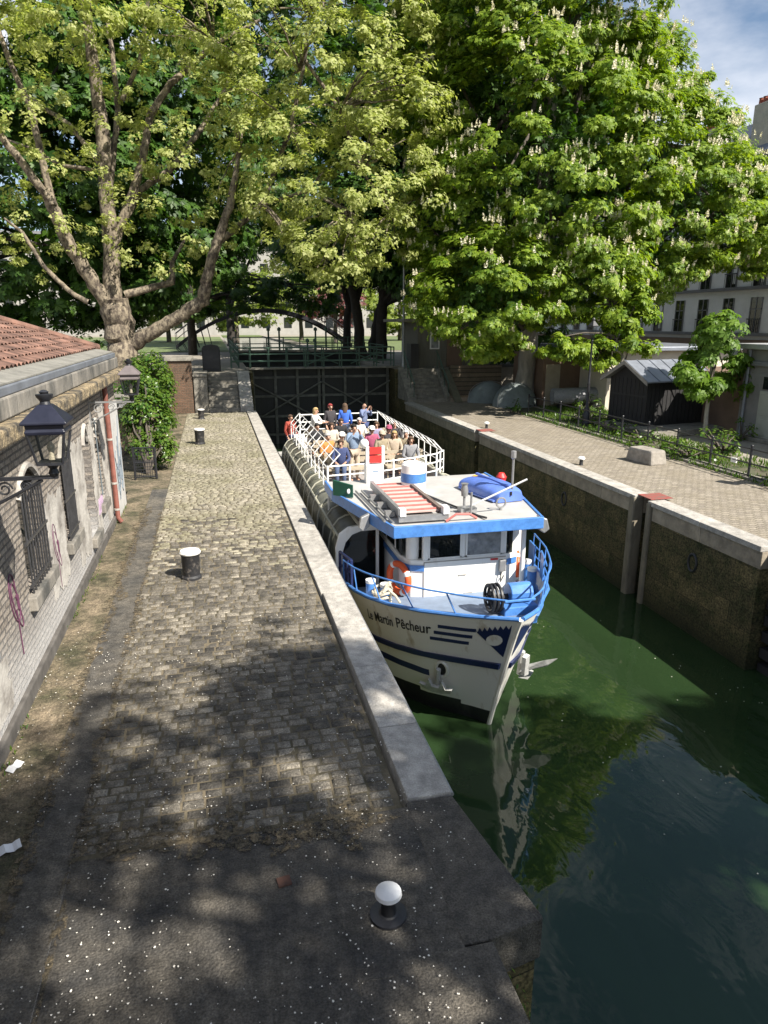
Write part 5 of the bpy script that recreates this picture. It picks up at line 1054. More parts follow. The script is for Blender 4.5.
def person_meshes(kind):
    if kind in PM: return PM[kind]
    p = pose(kind)
    # body: pelvis, spine, neck, head, arms with hands and fingers, legs with feet
    J = [p['hip'], p['ch'], p['nk'], p['hd'], p['hd'] + np.array([0, .01, .10])]; E_ = [(0, 1), (1, 2), (2, 3), (3, 4)]; rd = [(.12, .085), (.125, .085), .048, (.075, .085), (.06, .07)]
    J.append(p['hd'] + np.array([0, -.10, .0])); E_.append((3, 5)); rd.append(.018)
    for s in (-1, 1):
        k = len(J); S_ = p['sh'] + np.array([.16 * s, 0, 0]); el = p['sh'] + mir(p['el'], s); wr = p['sh'] + mir(p['wr'], s); dr_ = (wr - el) / np.linalg.norm(wr - el); pm = wr + dr_ * .07
        J += [S_, el, wr, pm]; E_ += [(1, k), (k, k + 1), (k + 1, k + 2), (k + 2, k + 3)]; rd += [.055, .038, .026, (.034, .018)]
        sdv = np.cross(dr_, [0, 0, 1.0]); sdv = sdv / (np.linalg.norm(sdv) + 1e-6)
        for j, (o_, ln) in enumerate(((-.026, .06), (-.009, .078), (.009, .074), (.026, .055))):
            b = len(J); J += [pm + sdv * o_ + dr_ * ln * .5, pm + sdv * o_ * 1.1 + dr_ * ln - np.array([0, 0, .012])]; E_ += [(k + 3, b), (b, b + 1)]; rd += [.008, .007]
        b = len(J); J += [wr + dr_ * .03 + sdv * .035 * -s, wr + dr_ * .07 + sdv * .05 * -s]; E_ += [(k + 2, b), (b, b + 1)]; rd += [.010, .008]
        k = len(J); H_ = p['hip'] + np.array([.09 * s, 0, -.03]); J += [H_, mir(p['kn'], s), mir(p['an'], s), mir(p['an'], s) + np.array([0, -.15, -.035])]; E_ += [(0, k), (k, k + 1), (k + 1, k + 2), (k + 2, k + 3)]; rd += [.085, .058, .04, .035]
    body = skin_mesh('body', [tuple(j) for j in J], E_, rd)
    # eyes and ears belong to the same body mesh
    import bmesh
    bm = bmesh.new(); bm.from_mesh(body)
    for s in (-1, 1):
        c = p['hd'] + np.array([.033 * s, -.083, .025])
        r_ = bmesh.ops.create_uvsphere(bm, u_segments=8, v_segments=6, radius=.013, matrix=Matrix.Translation(c)); fs = {f for v in r_['verts'] for f in v.link_faces}
        for f in fs: f.material_index = 1
        bmesh.ops.create_uvsphere(bm, u_segments=8, v_segments=6, radius=.022, matrix=Matrix.Translation(p['hd'] + np.array([.083 * s, .0, .01])) @ Matrix.Scale(.4, 4, (1, 0, 0)))
    r_ = bmesh.ops.create_cube(bm, size=.03, matrix=Matrix.Translation(p['hd'] + np.array([0, -.080, -.048])) @ Matrix.Scale(.3, 4, (0, 0, 1))); 
    for f in {f for v in r_['verts'] for f in v.link_faces}: f.material_index = 1
    bm.to_mesh(body); bm.free(); body.materials.append(M_skin); body.materials.append(M_eye)
    J = [p['hip'] + np.array([0, 0, -.02]), p['ch'], p['sh'] + np.array([0, .0, .035])]; E_ = [(0, 1), (1, 2)]; rd = [(.155, .11), (.165, .115), .075]
    for s in (-1, 1):
        k = len(J); S_ = p['sh'] + np.array([.165 * s, 0, 0]); el = p['sh'] + mir(p['el'], s); wr = p['sh'] + mir(p['wr'], s); J += [S_, el, el + (wr - el) * .85]; E_ += [(1, k), (k, k + 1), (k + 1, k + 2)]; rd += [.072, .055, .042]
    top = skin_mesh('top', [tuple(j) for j in J], E_, rd)
    J = [p['hip']]; E_ = []; rd = [(.14, .115)]
    for s in (-1, 1):
        k = len(J); J += [p['hip'] + np.array([.09 * s, 0, -.04]), mir(p['kn'], s), mir(p['an'], s) + np.array([0, 0, .03])]; E_ += [(0, k), (k, k + 1), (k + 1, k + 2)]; rd += [.10, .075, .06]
    tro = skin_mesh('trousers', [tuple(j) for j in J], E_, rd)
    h = MB(); hd = p['hd']
    def hairf(long):
        g = MB(); g.grid(lambda u, v: tuple(hd + np.array([.094 * math.sin(math.pi * u) * math.cos(2 * math.pi * v), .015 + .105 * math.sin(math.pi * u) * math.sin(2 * math.pi * v), .04 + .105 * math.cos(math.pi * u)])) if not (math.sin(2 * math.pi * v) < -.2 and u > .42) else tuple(hd + np.array([.08 * math.cos(2 * math.pi * v), -.02, .07])), 10, 16)
        if long: g.grid(lambda u, v: tuple(hd + np.array([(.098 + .02 * u) * math.cos(math.pi * v), .02 + (.10 + .02 * u) * math.sin(math.pi * v) * .9, .05 - .24 * u])), 5, 12)
        g2 = bpy.data.meshes.new('hair'); g2.from_pydata(g.v, [], g.f); g2.polygons.foreach_set('use_smooth', [True] * len(g2.polygons)); return g2
    cap = MB(); cap.lathe([(.10, .05), (.105, .08), (.09, .14), (.05, .165), (.01, .17)], tuple(hd + np.array([0, .01, 0])), 14); cap.slab([tuple(hd + np.array(q)) for q in ((-.09, -.06, .075), (.09, -.06, .075), (.06, -.2, .06), (-.06, -.2, .06))], (0, 0, .012))
    cm = bpy.data.meshes.new('cap'); cm.from_pydata(cap.v, [], cap.f)
    PM[kind] = dict(body=body, top=top, trousers=tro, hair=hairf(False), longhair=hairf(True), cap=cm)
    for k_ in ('top', 'trousers', 'hair', 'longhair', 'cap'): PM[kind][k_].materials.append(M_black)
    return PM[kind]
def cloth(c, nm): return mat(nm, c, .85, .22, 14, .2, 60)
def person(kind, x, y, z, rz, label, topc, legc, hairc, hat=None, group=None, scale=.93):
    e = empty('person', (x, y, z), label, 'person', group, R(rz)); e.scale = (scale,) * 3; P = person_meshes(kind)
    for k, m_ in (('body', None), ('top', cloth(*topc)), ('trousers', cloth(*legc)), ('longhair' if hairc[1].startswith('long') else 'hair', cloth(*hairc)) , ('cap', cloth(*hat) if hat else None)):
        if k == 'cap' and not hat: continue
        if hairc[1] == 'bald' and k == 'hair': continue
        o = bpy.data.objects.new('hair' if k == 'longhair' else ('hat' if k == 'cap' else k), P[k]); COL.objects.link(o); o.parent = e
        if m_: o.material_slots[0].link = 'OBJECT'; o.material_slots[0].material = m_
    return e
C_ = dict(white=((.72, .70, .66), 'white_cloth'), cream=((.60, .54, .45), 'cream_cloth'), blue=((.05, .15, .60), 'bright_blue_cloth'), denim=((.20, .27, .38), 'denim_blue_cloth'), bluegrey=((.16, .20, .33), 'blue_grey_cloth'), black=((.02, .02, .024), 'black_cloth'), dark=((.05, .045, .05), 'dark_cloth'), orange=((.55, .22, .06), 'orange_cloth'), pink=((.36, .08, .15), 'pink_cloth'), khaki=((.30, .25, .17), 'khaki_cloth'), beige=((.45, .37, .28), 'beige_cloth'), navy=((.05, .07, .17), 'navy_cloth'), jeans=((.07, .10, .18), 'jeans_cloth'), lilac=((.30, .28, .42), 'lilac_cloth'), grey=((.24, .24, .25), 'grey_cloth'), red=((.36, .06, .04), 'red_cloth'))
H_ = dict(blond=((.42, .29, .13), 'long_blond_hair'), red=((.24, .03, .03), 'red_hair'), brown=((.07, .04, .025), 'brown_hair'), lbrown=((.10, .06, .035), 'long_brown_hair'), grey=((.42, .40, .38), 'grey_hair'), white=((.65, .63, .60), 'white_hair'), black=((.015, .013, .012), 'black_hair'), bald=((0, 0, 0), 'bald'))
UDz = -.12
GS = 'passengers on the upper deck'
for a in [
    ('lean', 2.98, 22.0, UDz, 60, 'blond person in long white top standing at the left rear railing', C_['white'], C_['beige'], H_['blond']),
    ('stand', 3.66, 22.75, UDz, 20, 'red-haired person in dark top standing at the back, left of the blue jacket', C_['dark'], C_['black'], H_['red']),
    ('stand', 4.16, 22.75, UDz, 170, 'person in bright blue jacket standing at the back of the deck', C_['blue'], C_['jeans'], H_['lbrown']),
    ('raise', 4.82, 22.85, UDz, 40, 'bald person in blue-grey shirt standing at the back right', C_['bluegrey'], C_['navy'], H_['bald']),
    ('raise', 3.50, 17.9, UDz, 10, 'man in pale denim shirt standing in the front, hand raised to his chin', C_['denim'], C_['beige'], H_['black']),
    ('sit', 3.12, 17.75, UDz, -12, 'seated person in navy blue top bending over papers at the left front', C_['navy'], C_['jeans'], H_['brown']),
    ('sit', 2.95, 18.85, UDz, 15, 'seated person in orange top behind the left railing', C_['orange'], C_['khaki'], H_['grey']),
    ('sit', 3.35, 18.85, UDz, 0, 'seated person with white cap behind the denim shirt', C_['khaki'], C_['jeans'], H_['brown'], C_['white']),
    ('sit', 2.95, 20.9, UDz, 20, 'seated dark-haired person in dark clothes near the left rear', C_['black'], C_['black'], H_['black']),
    ('sit', 3.40, 20.9, UDz, -5, 'seated person in cream top below the red-haired person', C_['cream'], C_['jeans'], H_['brown']),
    ('sit', 3.80, 19.8, UDz, 5, 'seated person in grey top with grey hair in the middle row', C_['grey'], C_['jeans'], H_['grey']),
    ('sit', 4.42, 19.8, UDz, 0, 'seated person with white hat and pink jacket, left of the lilac top', C_['pink'], C_['jeans'], H_['brown'], C_['white']),
    ('sit', 4.80, 20.85, UDz, -10, 'seated person in lilac top with light brown hair in the middle', C_['lilac'], C_['jeans'], H_['lbrown']),
    ('sit', 4.50, 18.85, UDz, 8, 'seated person in khaki jacket with beige cap in the right front', C_['khaki'], C_['khaki'], H_['brown'], C_['beige']),
    ('sit', 4.95, 19.85, UDz, 0, 'seated person with crimson cap and dark top on the right', C_['dark'], C_['jeans'], H_['brown'], C_['pink']),
    ('sit', 4.86, 18.85, UDz, -8, 'seated person in beige top right of the khaki jacket', C_['beige'], C_['beige'], H_['blond']),
    ('sit', 5.38, 20.85, UDz, -15, 'bald person in dark jacket at the far right railing', C_['dark'], C_['black'], H_['bald']),
    ('sit', 5.22, 18.9, UDz, -20, 'seated person in grey-beige top with pale hair below the bald one', C_['khaki'], C_['beige'], H_['white']),
    ('sit', 4.45, 21.8, UDz, 0, 'seated person in white top right below the blue-grey shirt', C_['white'], C_['jeans'], H_['white']),
    ('sit', 3.85, 21.8, UDz, 10, 'seated person in black top below the bright blue jacket', C_['black'], C_['jeans'], H_['brown']),
    ('sit', 5.05, 17.8, UDz, 0, 'seated person in dark grey top low in the right front row', C_['grey'], C_['black'], H_['lbrown']),
    ('stand', 2.42, 23.6, -.55, 30, 'person in red vest leaning at the outer left stern, low beside the canopy', C_['red'], C_['navy'], H_['brown']),
    ('stand', 3.85, 12.55, -1.32, 0, 'boat driver in black clothes behind the left windscreen', C_['black'], C_['black'], H_['black']),
]: person(*a[:9], hat=a[9] if len(a) > 9 else None, group=GS if 'driver' not in a[5] else None)
MB().bb(2.1, 6.0, 23.4, 25.2, -2.0, -.55).build('stern_platform', M_deckgrey, bo)

# ------------------------------------------------------------------ vegetation
def tmpl_palm(n=5, spread=78, wd=.17, droop=.28):
    V = []; F = []
    for i in range(n):
        a = R(-spread + 2 * spread * i / (n - 1)); L_ = 1 - .28 * abs(i - (n - 1) / 2) / ((n - 1) / 2); k = len(V)
        for (r_, s) in ((.05, 0), (.62 * L_, wd), (L_, 0), (.62 * L_, -wd)):
            V.append((r_ * math.cos(a) - s * math.sin(a), r_ * math.sin(a) + s * math.cos(a), -droop * r_ * r_))
        F.append((k, k + 1, k + 2, k + 3))
    return np.array(V), np.array(F)
T_palm = tmpl_palm(); T_palm7 = tmpl_palm(5, 95, .19, .45)
T_lobed = tmpl_palm(3, 62, .30, .18)
T_leaf = (np.array([(0, 0, 0), (.5, .27, -.05), (1, 0, -.15), (.5, -.27, -.05)]), np.array([(0, 1, 2, 3)]))
def tmpl_candle():
    V = []; F = []; rr = random.Random(4)
    for i in range(11):
        z = i / 11; r_ = .26 * (1 - z) ** .8 + .02; a = i * 2.4; k = len(V); c = np.array([r_ * .6 * math.cos(a), r_ * .6 * math.sin(a), z]); t = np.array([-math.sin(a), math.cos(a), 0]); u = np.array([math.cos(a) * .5, math.sin(a) * .5, .8])
        for (p, q) in ((-1, -.5), (1, -.6), (.8, .6), (-.9, .5)): V.append(c + t * p * (.5 * r_ + .03) + u * q * .17)
        F.append((k, k + 1, k + 2, k + 3))
    return np.array(V), np.array(F)
T_candle = tmpl_candle()
T_cone = (np.array([(-.22, -.22, 0), (.22, -.22, 0), (.22, .22, 0), (-.22, .22, 0), (-.05, -.05, 1), (.05, -.05, 1), (.05, .05, 1), (-.05, .05, 1)]), np.array([(0, 1, 5, 4), (1, 2, 6, 5), (2, 3, 7, 6), (3, 0, 4, 7)]))
def leaf_cloud(C, Nr, size, tm, name, m, parent, upright=False):
    n = len(C); Nr = Nr / (np.linalg.norm(Nr, axis=1, keepdims=True) + 1e-9); T = rng.normal(size=(n, 3)); T[:, 2] -= .35 if not upright else 0
    T -= Nr * np.sum(T * Nr, 1, keepdims=True); T /= np.linalg.norm(T, axis=1, keepdims=True) + 1e-9; B = np.cross(Nr, T)
    s = size * rng.uniform(.5, 1.25, n); tv, tf = tm; k = len(tv)
    V = C[:, None, :] + s[:, None, None] * (tv[None, :, 0, None] * T[:, None, :] + tv[None, :, 1, None] * B[:, None, :] + tv[None, :, 2, None] * Nr[:, None, :])
    F = (np.arange(n) * k)[:, None, None] + tf[None]
    o = quick(V.reshape(-1, 3), F.reshape(-1, tf.shape[1]), name, m, parent)
    a = o.data.attributes.new('rnd', 'FLOAT', 'POINT'); a.data.foreach_set('value', np.repeat(rng.random(n), k).astype(np.float32)); return o
def unit(n): d = rng.normal(size=(n, 3)); return d / np.linalg.norm(d, axis=1, keepdims=True)
def clumps(ells, dens, shell=(.72, 1.02), keep=None):
    "clump centres spread over the skins of a union of ellipsoids"
    out = []; nr = []
    for (c, r_) in ells:
        c = np.array(c); r_ = np.array(r_); n = int(dens * (r_[0] * r_[1] + r_[0] * r_[2] + r_[1] * r_[2]) / 3 * 4); d = unit(n); q = c + d * r_ * rng.uniform(shell[0], shell[1], (n, 1)) ** .7; ok = np.ones(n, bool)
        for (c2, r2) in ells:
            if c2 is not c and not np.array_equal(c2, c): ok &= np.linalg.norm((q - np.array(c2)) / np.array(r2), axis=1) > .74
        out.append(q[ok]); nr.append((d / r_)[ok])
    out = np.concatenate(out); nr = np.concatenate(nr); nr /= np.linalg.norm(nr, axis=1, keepdims=True); return out, nr
def crown(parent, m, ells, dens, per, cr, size, tm, flat_=.55, shell=(.72, 1.02), name='crown', jitter=.55, core=0, core_m=None):
    C, Nn = clumps(ells, dens, shell); n = len(C); per_ = rng.integers(int(per * .5), int(per * 1.4), n); idx = np.repeat(np.arange(n), per_); N_ = len(idx)
    crr = cr * rng.uniform(.55, 1.35, n); d = unit(N_); rad = rng.random(N_) ** .45
    P = C[idx] + d * (crr[idx] * rad)[:, None] * np.array([1, 1, flat_]); P[:, 2] -= (np.linalg.norm((P - C[idx])[:, :2], axis=1) / crr[idx]) ** 2 * .22 * crr[idx]
    Nr = Nn[idx] * .55 + d * jitter + np.array([0, 0, .75]) + rng.normal(size=(N_, 3)) * .28
    o = leaf_cloud(P, Nr, size, tm, name, m, parent)
    if core:
        Ci = []
        for (c, r_) in ells: k = int(core * r_[0] * r_[2]); Ci.append(np.array(c) + unit(k) * np.array(r_) * rng.uniform(.2, .72, (k, 1)))
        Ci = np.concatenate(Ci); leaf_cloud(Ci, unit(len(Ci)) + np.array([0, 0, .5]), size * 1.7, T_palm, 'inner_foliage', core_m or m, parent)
    return C, Nn, crr
def trunk(parent, pts, rads, m=M_bark, n=12, name='trunk'):
    P = [np.array(p, float) for p in pts]; Q = []; RR = []
    for i in range(len(P) - 1):
        for t in np.linspace(0, 1, 6, endpoint=False): Q.append(P[i] + (P[i + 1] - P[i]) * t + rng.normal(size=3) * rads[i] * .08 * (0 if i == 0 and t == 0 else 1)); RR.append((rads[i] + (rads[i + 1] - rads[i]) * t) * rng.uniform(.94, 1.06))
    Q.append(P[-1]); RR.append(rads[-1]); return MB().tube(Q, RR, n).build(name, m, parent, True)
def limbs(parent, start, C, n, r0, m=M_bark, name='branch', near=None):
    g = MB(); start = [np.array(s, float) for s in start]; sel = rng.choice(len(C), min(n, len(C)), replace=False)
    for i in sel:
        e = C[i]; s = start[rng.integers(len(start))] if near is None else min(start, key=lambda q: np.linalg.norm(q - e)); L_ = np.linalg.norm(e - s); Q = []; RR = []
        if near and L_ > near: continue
        for t in np.linspace(0, 1, 7): p = s + (e - s) * t; p[2] += math.sin(math.pi * t) * L_ * .07; Q.append(p + rng.normal(size=3) * .045 * L_ * .3 * (t > 0)); RR.append(r0 * (1 - t) ** 1.1 + .018)
        g.tube(Q, RR, 6)
    return g.build(name, m, parent, True)
def A(px, py, Y, r_): return (at(px, py, Y), r_)

# --- big plane tree, left
pt = empty('plane_tree', (-3.8, 34, 0), 'huge plane tree with mottled pale limbs and yellow-green leaves on the left bank', 'tree')
def L_px(pts, rads, Y=34.0, dy=0.0, name='limb'): return trunk(pt, [at(x, y, Y + dy * i) for i, (x, y) in enumerate(pts)], [r_ * (.84 if name == 'limb' else 1.0) for r_ in rads], M_planebark, 12, name)
base = at(126, 380, 34.0); L_px([(128, 400), (126, 372), (120, 335), (114, 298)], [.85, .72, .66, .62], name='trunk')
L_px([(118, 330), (112, 285), (110, 240), (106, 195), (104, 140), (96, 80), (86, 10), (84, -40)], [.55, .46, .38, .36, .34, .30, .24, .18])
L_px([(112, 310), (95, 285), (72, 250), (56, 215), (46, 192)], [.42, .36, .33, .29, .27], dy=-.3)
L_px([(50, 200), (24, 165), (0, 135), (-30, 105)], [.20, .18, .16, .12], dy=-.4, Y=32.8)
L_px([(53, 205), (42, 160), (32, 112), (10, 62), (-5, 20)], [.19, .17, .15, .12, .09], Y=32.8)
L_px([(130, 345), (150, 334), (180, 316), (203, 300), (207, 278), (216, 245), (230, 206), (240, 150)], [.42, .37, .34, .34, .28, .25, .20, .10], dy=-.35)
L_px([(125, 295), (150, 288), (172, 282), (172, 262), (186, 238)], [.22, .18, .17, .13, .07], dy=.2)
L_px([(88, 302), (70, 292), (45, 268), (22, 232), (4, 218)], [.13, .11, .10, .08, .05], Y=33)
L_px([(112, 250), (128, 205), (142, 165), (150, 115), (170, 85), (214, 44), (260, 20)], [.26, .22, .20, .19, .17, .13, .07])
L_px([(108, 195), (112, 170), (118, 110), (112, 50), (105, 10)], [.18, .16, .14, .12, .08], dy=.3)
L_px([(118, 232), (140, 190), (170, 170), (200, 130), (222, 95), (232, 72)], [.19, .17, .16, .14, .10, .06], dy=.4)
L_px([(100, 165), (70, 125), (40, 105), (18, 90)], [.12, .11, .09, .05], dy=.5)
L_px([(122, 100), (140, 60), (146, 20), (150, -20)], [.13, .11, .09, .07])
L_px([(216, 245), (262, 205), (290, 130), (305, 60), (310, 0)], [.17, .15, .12, .09, .06], dy=-.5)
L_px([(96, 170), (60, 165), (30, 148), (8, 140)], [.10, .08, .07, .05], dy=.6)
pe = [A(352, 185, 30, (4.0, 3.5, 3.4)), A(282, 150, 31, (3.0, 2.6, 3.6)), A(330, 60, 31, (4.6, 3.6, 3.2)), A(402, 115, 29.5, (2.1, 2.6, 2.4)), A(330, 250, 29, (2.6, 2.3, 1.3)), A(215, 25, 32, (3.2, 3, 1.9)), A(50, 5, 32, (4.4, 3, 1.7)), A(380, 20, 31, (3, 3, 2.4))]
Cp, Np, _ = crown(pt, L_plane, pe, 3.0, 66, .50, .145, T_lobed, .6, (.35, 1.05))
pe2 = [A(170, 120, 33, (4.2, 2.4, 4.0)), A(40, 180, 33, (3.2, 2.2, 4.0)), A(170, 225, 33, (3.0, 2, 2.2)), A(20, 100, 33, (3, 2, 3))]
crown(pt, L_plane, pe2, 1.7, 46, .42, .135, T_lobed, .6, (.3, 1.05), 'sparse_foliage')
L_px([(305, 60), (340, 110), (362, 170), (392, 215)], [.09, .08, .06, .04], Y=31.0, dy=-.3); L_px([(262, 205), (310, 190), (350, 215), (372, 262)], [.10, .08, .06, .03], Y=32.6, dy=-.9)
limbs(pt, [at(240, 150, 32), at(262, 205, 31.5), at(290, 130, 31.5), at(300, 70, 31), at(214, 44, 33), at(340, 110, 30.7), at(362, 170, 30.4), at(392, 215, 30.1), at(310, 190, 31.5), at(350, 215, 30.5), at(310, 10, 31), at(222, 95, 34)], Cp, 170, .03, M_planebark, 'twig', 3.6)['kind'] = 'stuff'
# --- the flowering chestnuts on the right bank
def blossoms(parent, C, Nn, crr, n, name='blossom'):
    k = rng.choice(rng.permutation(len(C))[:int(len(C) * .7)], n, replace=True); d = unit(n); d[:, 2] = np.abs(d[:, 2]) * .6 + .25; o = Nn[k] * .9 + d * .6; o /= np.linalg.norm(o, axis=1, keepdims=True)
    P = C[k] + o * crr[k][:, None] * np.array([.86, .86, .62]); Nr = np.tile([0, 0, 1.0], (n, 1)) + rng.normal(size=(n, 3)) * .16 + o * .15
    b = leaf_cloud(P, Nr, .25, T_candle, name, L_flower, parent, True); b['kind'] = 'stuff'; return b
def chestnut(name_label, base, ells, tr, dens, per, blos, trunk_r=.42, m=L_chest, core=26, nb=34, tm_=M_bark):
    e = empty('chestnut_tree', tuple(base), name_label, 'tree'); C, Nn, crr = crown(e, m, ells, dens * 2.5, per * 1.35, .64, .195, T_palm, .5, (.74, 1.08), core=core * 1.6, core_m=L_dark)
    trunk(e, tr, [trunk_r * 1.25, trunk_r, trunk_r * .85, trunk_r * .6][:len(tr)], tm_); limbs(e, tr[1:], C, nb, .16)
    if blos: blossoms(e, C, Nn, crr, blos)
    return e
b1 = at(525, 402, 32.6); b1[2] = 0
chestnut('towering chestnut full of white blossom candles, its pale trunk beside the grey tent', b1,
    [A(490, 292, 28.5, (3.0, 2.8, 2.5)), A(545, 160, 30.5, (5.6, 5.2, 6.0)), A(535, 5, 32, (5.2, 5.2, 5.4)), A(462, 215, 31.5, (2.8, 3.5, 4.0)), A(470, 60, 33, (3.6, 3.6, 5.0)), A(575, 275, 29.5, (3.2, 3, 2.2))],
    [b1 + np.array([0, 0, -.1]), b1 + np.array([0, 0, 3.5]), b1 + np.array([.2, -.2, 8]), b1 + np.array([.3, -.6, 15])], 1.35, 100, 3400, .40, tm_=mat('pale_grey_bark', (.34, .31, .27), .9, .4, 5, .8, 18, stretch=(1, 1, .3)))
b2 = at(604, 400, 36); b2[2] = 0
chestnut('second flowering chestnut with darker trunk, in front of the white apartment block', b2,
    [A(645, 195, 33, (4.9, 4.8, 4.8)), A(708, 212, 34, (3.3, 3.6, 2.7)), A(618, 118, 34.0, (4.2, 4.0, 3.9)), A(728, 192, 35.5, (2.3, 3, 1.8)), A(640, 262, 32.5, (3.4, 3, 1.6)), A(752, 240, 34.5, (2.6, 2.6, 1.7)), A(772, 218, 35, (1.8, 2.4, 2.0))],
    [b2 + np.array([0, 0, -.1]), b2 + np.array([0, 0, 4]), b2 + np.array([.3, -.5, 8]), b2 + np.array([.6, -.8, 13])], 1.35, 100, 3000, .38)
# --- darker trees behind
def back_tree(nm, label, x, y, z0, ells, tr_r, m, dens=1.0, per=60, size=.46, lean=0.0, cr=1.25, group='shaded trees behind the lock', h=6.0, nb=14):
    e = empty(nm, (x, y, z0), label, 'tree', group); C, Nn, crr = crown(e, m, ells, dens, per, cr, size, T_palm, .55, (.6, 1.03), core=7, core_m=m)
    trunk(e, [(x, y, z0 - .1), (x + lean * .4, y, z0 + h * .5), (x + lean, y, z0 + h)], [tr_r * 1.2, tr_r, tr_r * .8], M_barkdark, 10); limbs(e, [(x + lean * .5, y, z0 + h * .6), (x + lean, y, z0 + h)], C, nb, .18, M_barkdark); return e
bt = lambda *a, **k: back_tree('chestnut_tree', *a, **k)
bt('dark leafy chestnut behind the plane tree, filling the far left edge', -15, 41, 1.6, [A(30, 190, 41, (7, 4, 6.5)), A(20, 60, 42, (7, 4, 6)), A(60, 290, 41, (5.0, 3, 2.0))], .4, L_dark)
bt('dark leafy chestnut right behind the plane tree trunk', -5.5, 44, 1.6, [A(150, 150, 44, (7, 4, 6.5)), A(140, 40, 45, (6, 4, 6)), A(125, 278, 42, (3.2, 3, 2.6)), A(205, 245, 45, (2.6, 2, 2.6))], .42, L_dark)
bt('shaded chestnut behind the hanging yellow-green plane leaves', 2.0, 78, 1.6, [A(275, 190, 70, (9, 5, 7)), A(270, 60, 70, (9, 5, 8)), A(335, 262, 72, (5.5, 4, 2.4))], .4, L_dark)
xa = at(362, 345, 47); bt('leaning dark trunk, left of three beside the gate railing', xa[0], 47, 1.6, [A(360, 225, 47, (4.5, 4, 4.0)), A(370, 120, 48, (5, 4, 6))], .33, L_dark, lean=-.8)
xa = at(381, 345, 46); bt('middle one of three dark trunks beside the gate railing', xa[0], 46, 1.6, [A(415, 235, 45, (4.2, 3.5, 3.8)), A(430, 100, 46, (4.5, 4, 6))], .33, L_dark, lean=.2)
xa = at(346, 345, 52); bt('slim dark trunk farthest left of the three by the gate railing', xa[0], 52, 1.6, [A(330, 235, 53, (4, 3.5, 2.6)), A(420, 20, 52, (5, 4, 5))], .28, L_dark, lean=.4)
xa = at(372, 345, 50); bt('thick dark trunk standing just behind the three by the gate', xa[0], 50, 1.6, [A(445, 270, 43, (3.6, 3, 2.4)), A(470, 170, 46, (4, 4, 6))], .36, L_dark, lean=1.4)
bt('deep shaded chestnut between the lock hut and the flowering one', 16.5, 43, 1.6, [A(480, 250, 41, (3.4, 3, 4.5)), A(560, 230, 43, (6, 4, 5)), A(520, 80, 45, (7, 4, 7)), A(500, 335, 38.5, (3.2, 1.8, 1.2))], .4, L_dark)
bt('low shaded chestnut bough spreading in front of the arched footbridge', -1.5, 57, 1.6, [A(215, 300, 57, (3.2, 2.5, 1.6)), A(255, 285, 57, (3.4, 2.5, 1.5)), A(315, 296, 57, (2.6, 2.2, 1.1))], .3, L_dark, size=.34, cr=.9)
for (px, py, Y, r_, lb, m_) in ((235, 300, 92, (6, 4, 3.4), 'bright far tree beyond the arched footbridge, left of the gap', L_light), (300, 290, 100, (7, 4, 4.0), 'bright far tree in the middle of the gap under the footbridge', L_light), (335, 305, 88, (4, 3, 2.6), 'small reddish far tree right of the gap under the footbridge', leaf_mat('copper_leaf', (.10, .035, .04), (.20, .07, .07), .3)), (165, 290, 95, (7, 4, 4.5), 'bright far tree at the left foot of the arched footbridge', L_light), (400, 300, 96, (7, 4, 4.5), 'bright far tree behind the mast, beyond the three trunks', L_light)):
    p = at(px, py, Y); e = empty('far_tree', (p[0], Y, 1.6), lb, 'tree', 'bright far trees beyond the footbridge'); crown(e, m_, [(p, r_)], .8, 50, 1.3, .5, T_palm, .6, (.5, 1.03)); trunk(e, [(p[0], Y, 1.5), (p[0], Y, p[2])], [.3, .2], M_bark, 8)
M_farwall = mat('far_grey_wall', (.34, .33, .30), .9, .2, 1)
fb = empty('far_building', (10, 150, 0), 'pale far building glimpsed under the arched footbridge', 'building'); g = MB().bb(-40, 60, 150, 158, 1.5, 20); g.build('wall', M_farwall, fb)
for i in range(22):
    for z in (3, 6.5, 10, 13.5): MB().bb(-38 + i * 4.4, -36.4 + i * 4.4, 149.95, 149.995, z, z + 2.1).build('window', M_pane, fb)
MB().bb(-40.5, 60.5, 149.5, 158.5, 20.01, 20.6).build('cornice', M_facadetrim, fb)
# --- young trees by the shed
def young(x, y, ells, tr, label, m=L_young, dens=5, per=44, size=.26):
    e = empty('young_tree', (x, y, 0), label, 'tree'); C, Nn, crr = crown(e, m, ells, dens, per, .42, size, T_palm7, .6, (.35, 1.05)); trunk(e, tr, [.085, .065, .055, .03][:len(tr)], mat('pale_sapling_bark', (.42, .38, .32), .9, .25, 6), 8); limbs(e, tr[1:], C, 16, .03, M_bark); return e
p = at(704, 435, 21.6); young(p[0], 21.6, [A(718, 335, 21.6, (.9, .9, .85)), A(685, 372, 21.6, (.75, .8, .45)), A(738, 370, 21.6, (.7, .8, .6)), A(712, 384, 21.6, (1.05, .9, .40)), A(745, 388, 21.6, (.55, .6, .4)), A(705, 350, 21.6, (.6, .8, .5))], [(p[0], 21.6, -.05), at(709, 395, 21.6), at(714, 350, 21.6), at(718, 315, 21.6)], 'young chestnut sapling with drooping leaves and pale thin trunk right of the black shed')
p = at(622, 430, 27.5); young(p[0], 27.5, [A(628, 318, 27.5, (1.1, 1, 1.6)), A(600, 350, 27.5, (1.3, 1, .6)), A(622, 345, 27.5, (1.4, 1, .7)), A(560, 345, 27.2, (1.0, .9, .5))], [(p[0], 27.5, -.05), at(620, 380, 27.5), at(624, 340, 27.5), at(628, 300, 27.5)], 'young light-green tree standing just behind the black shed roof and lamp post', L_chest, per=36)
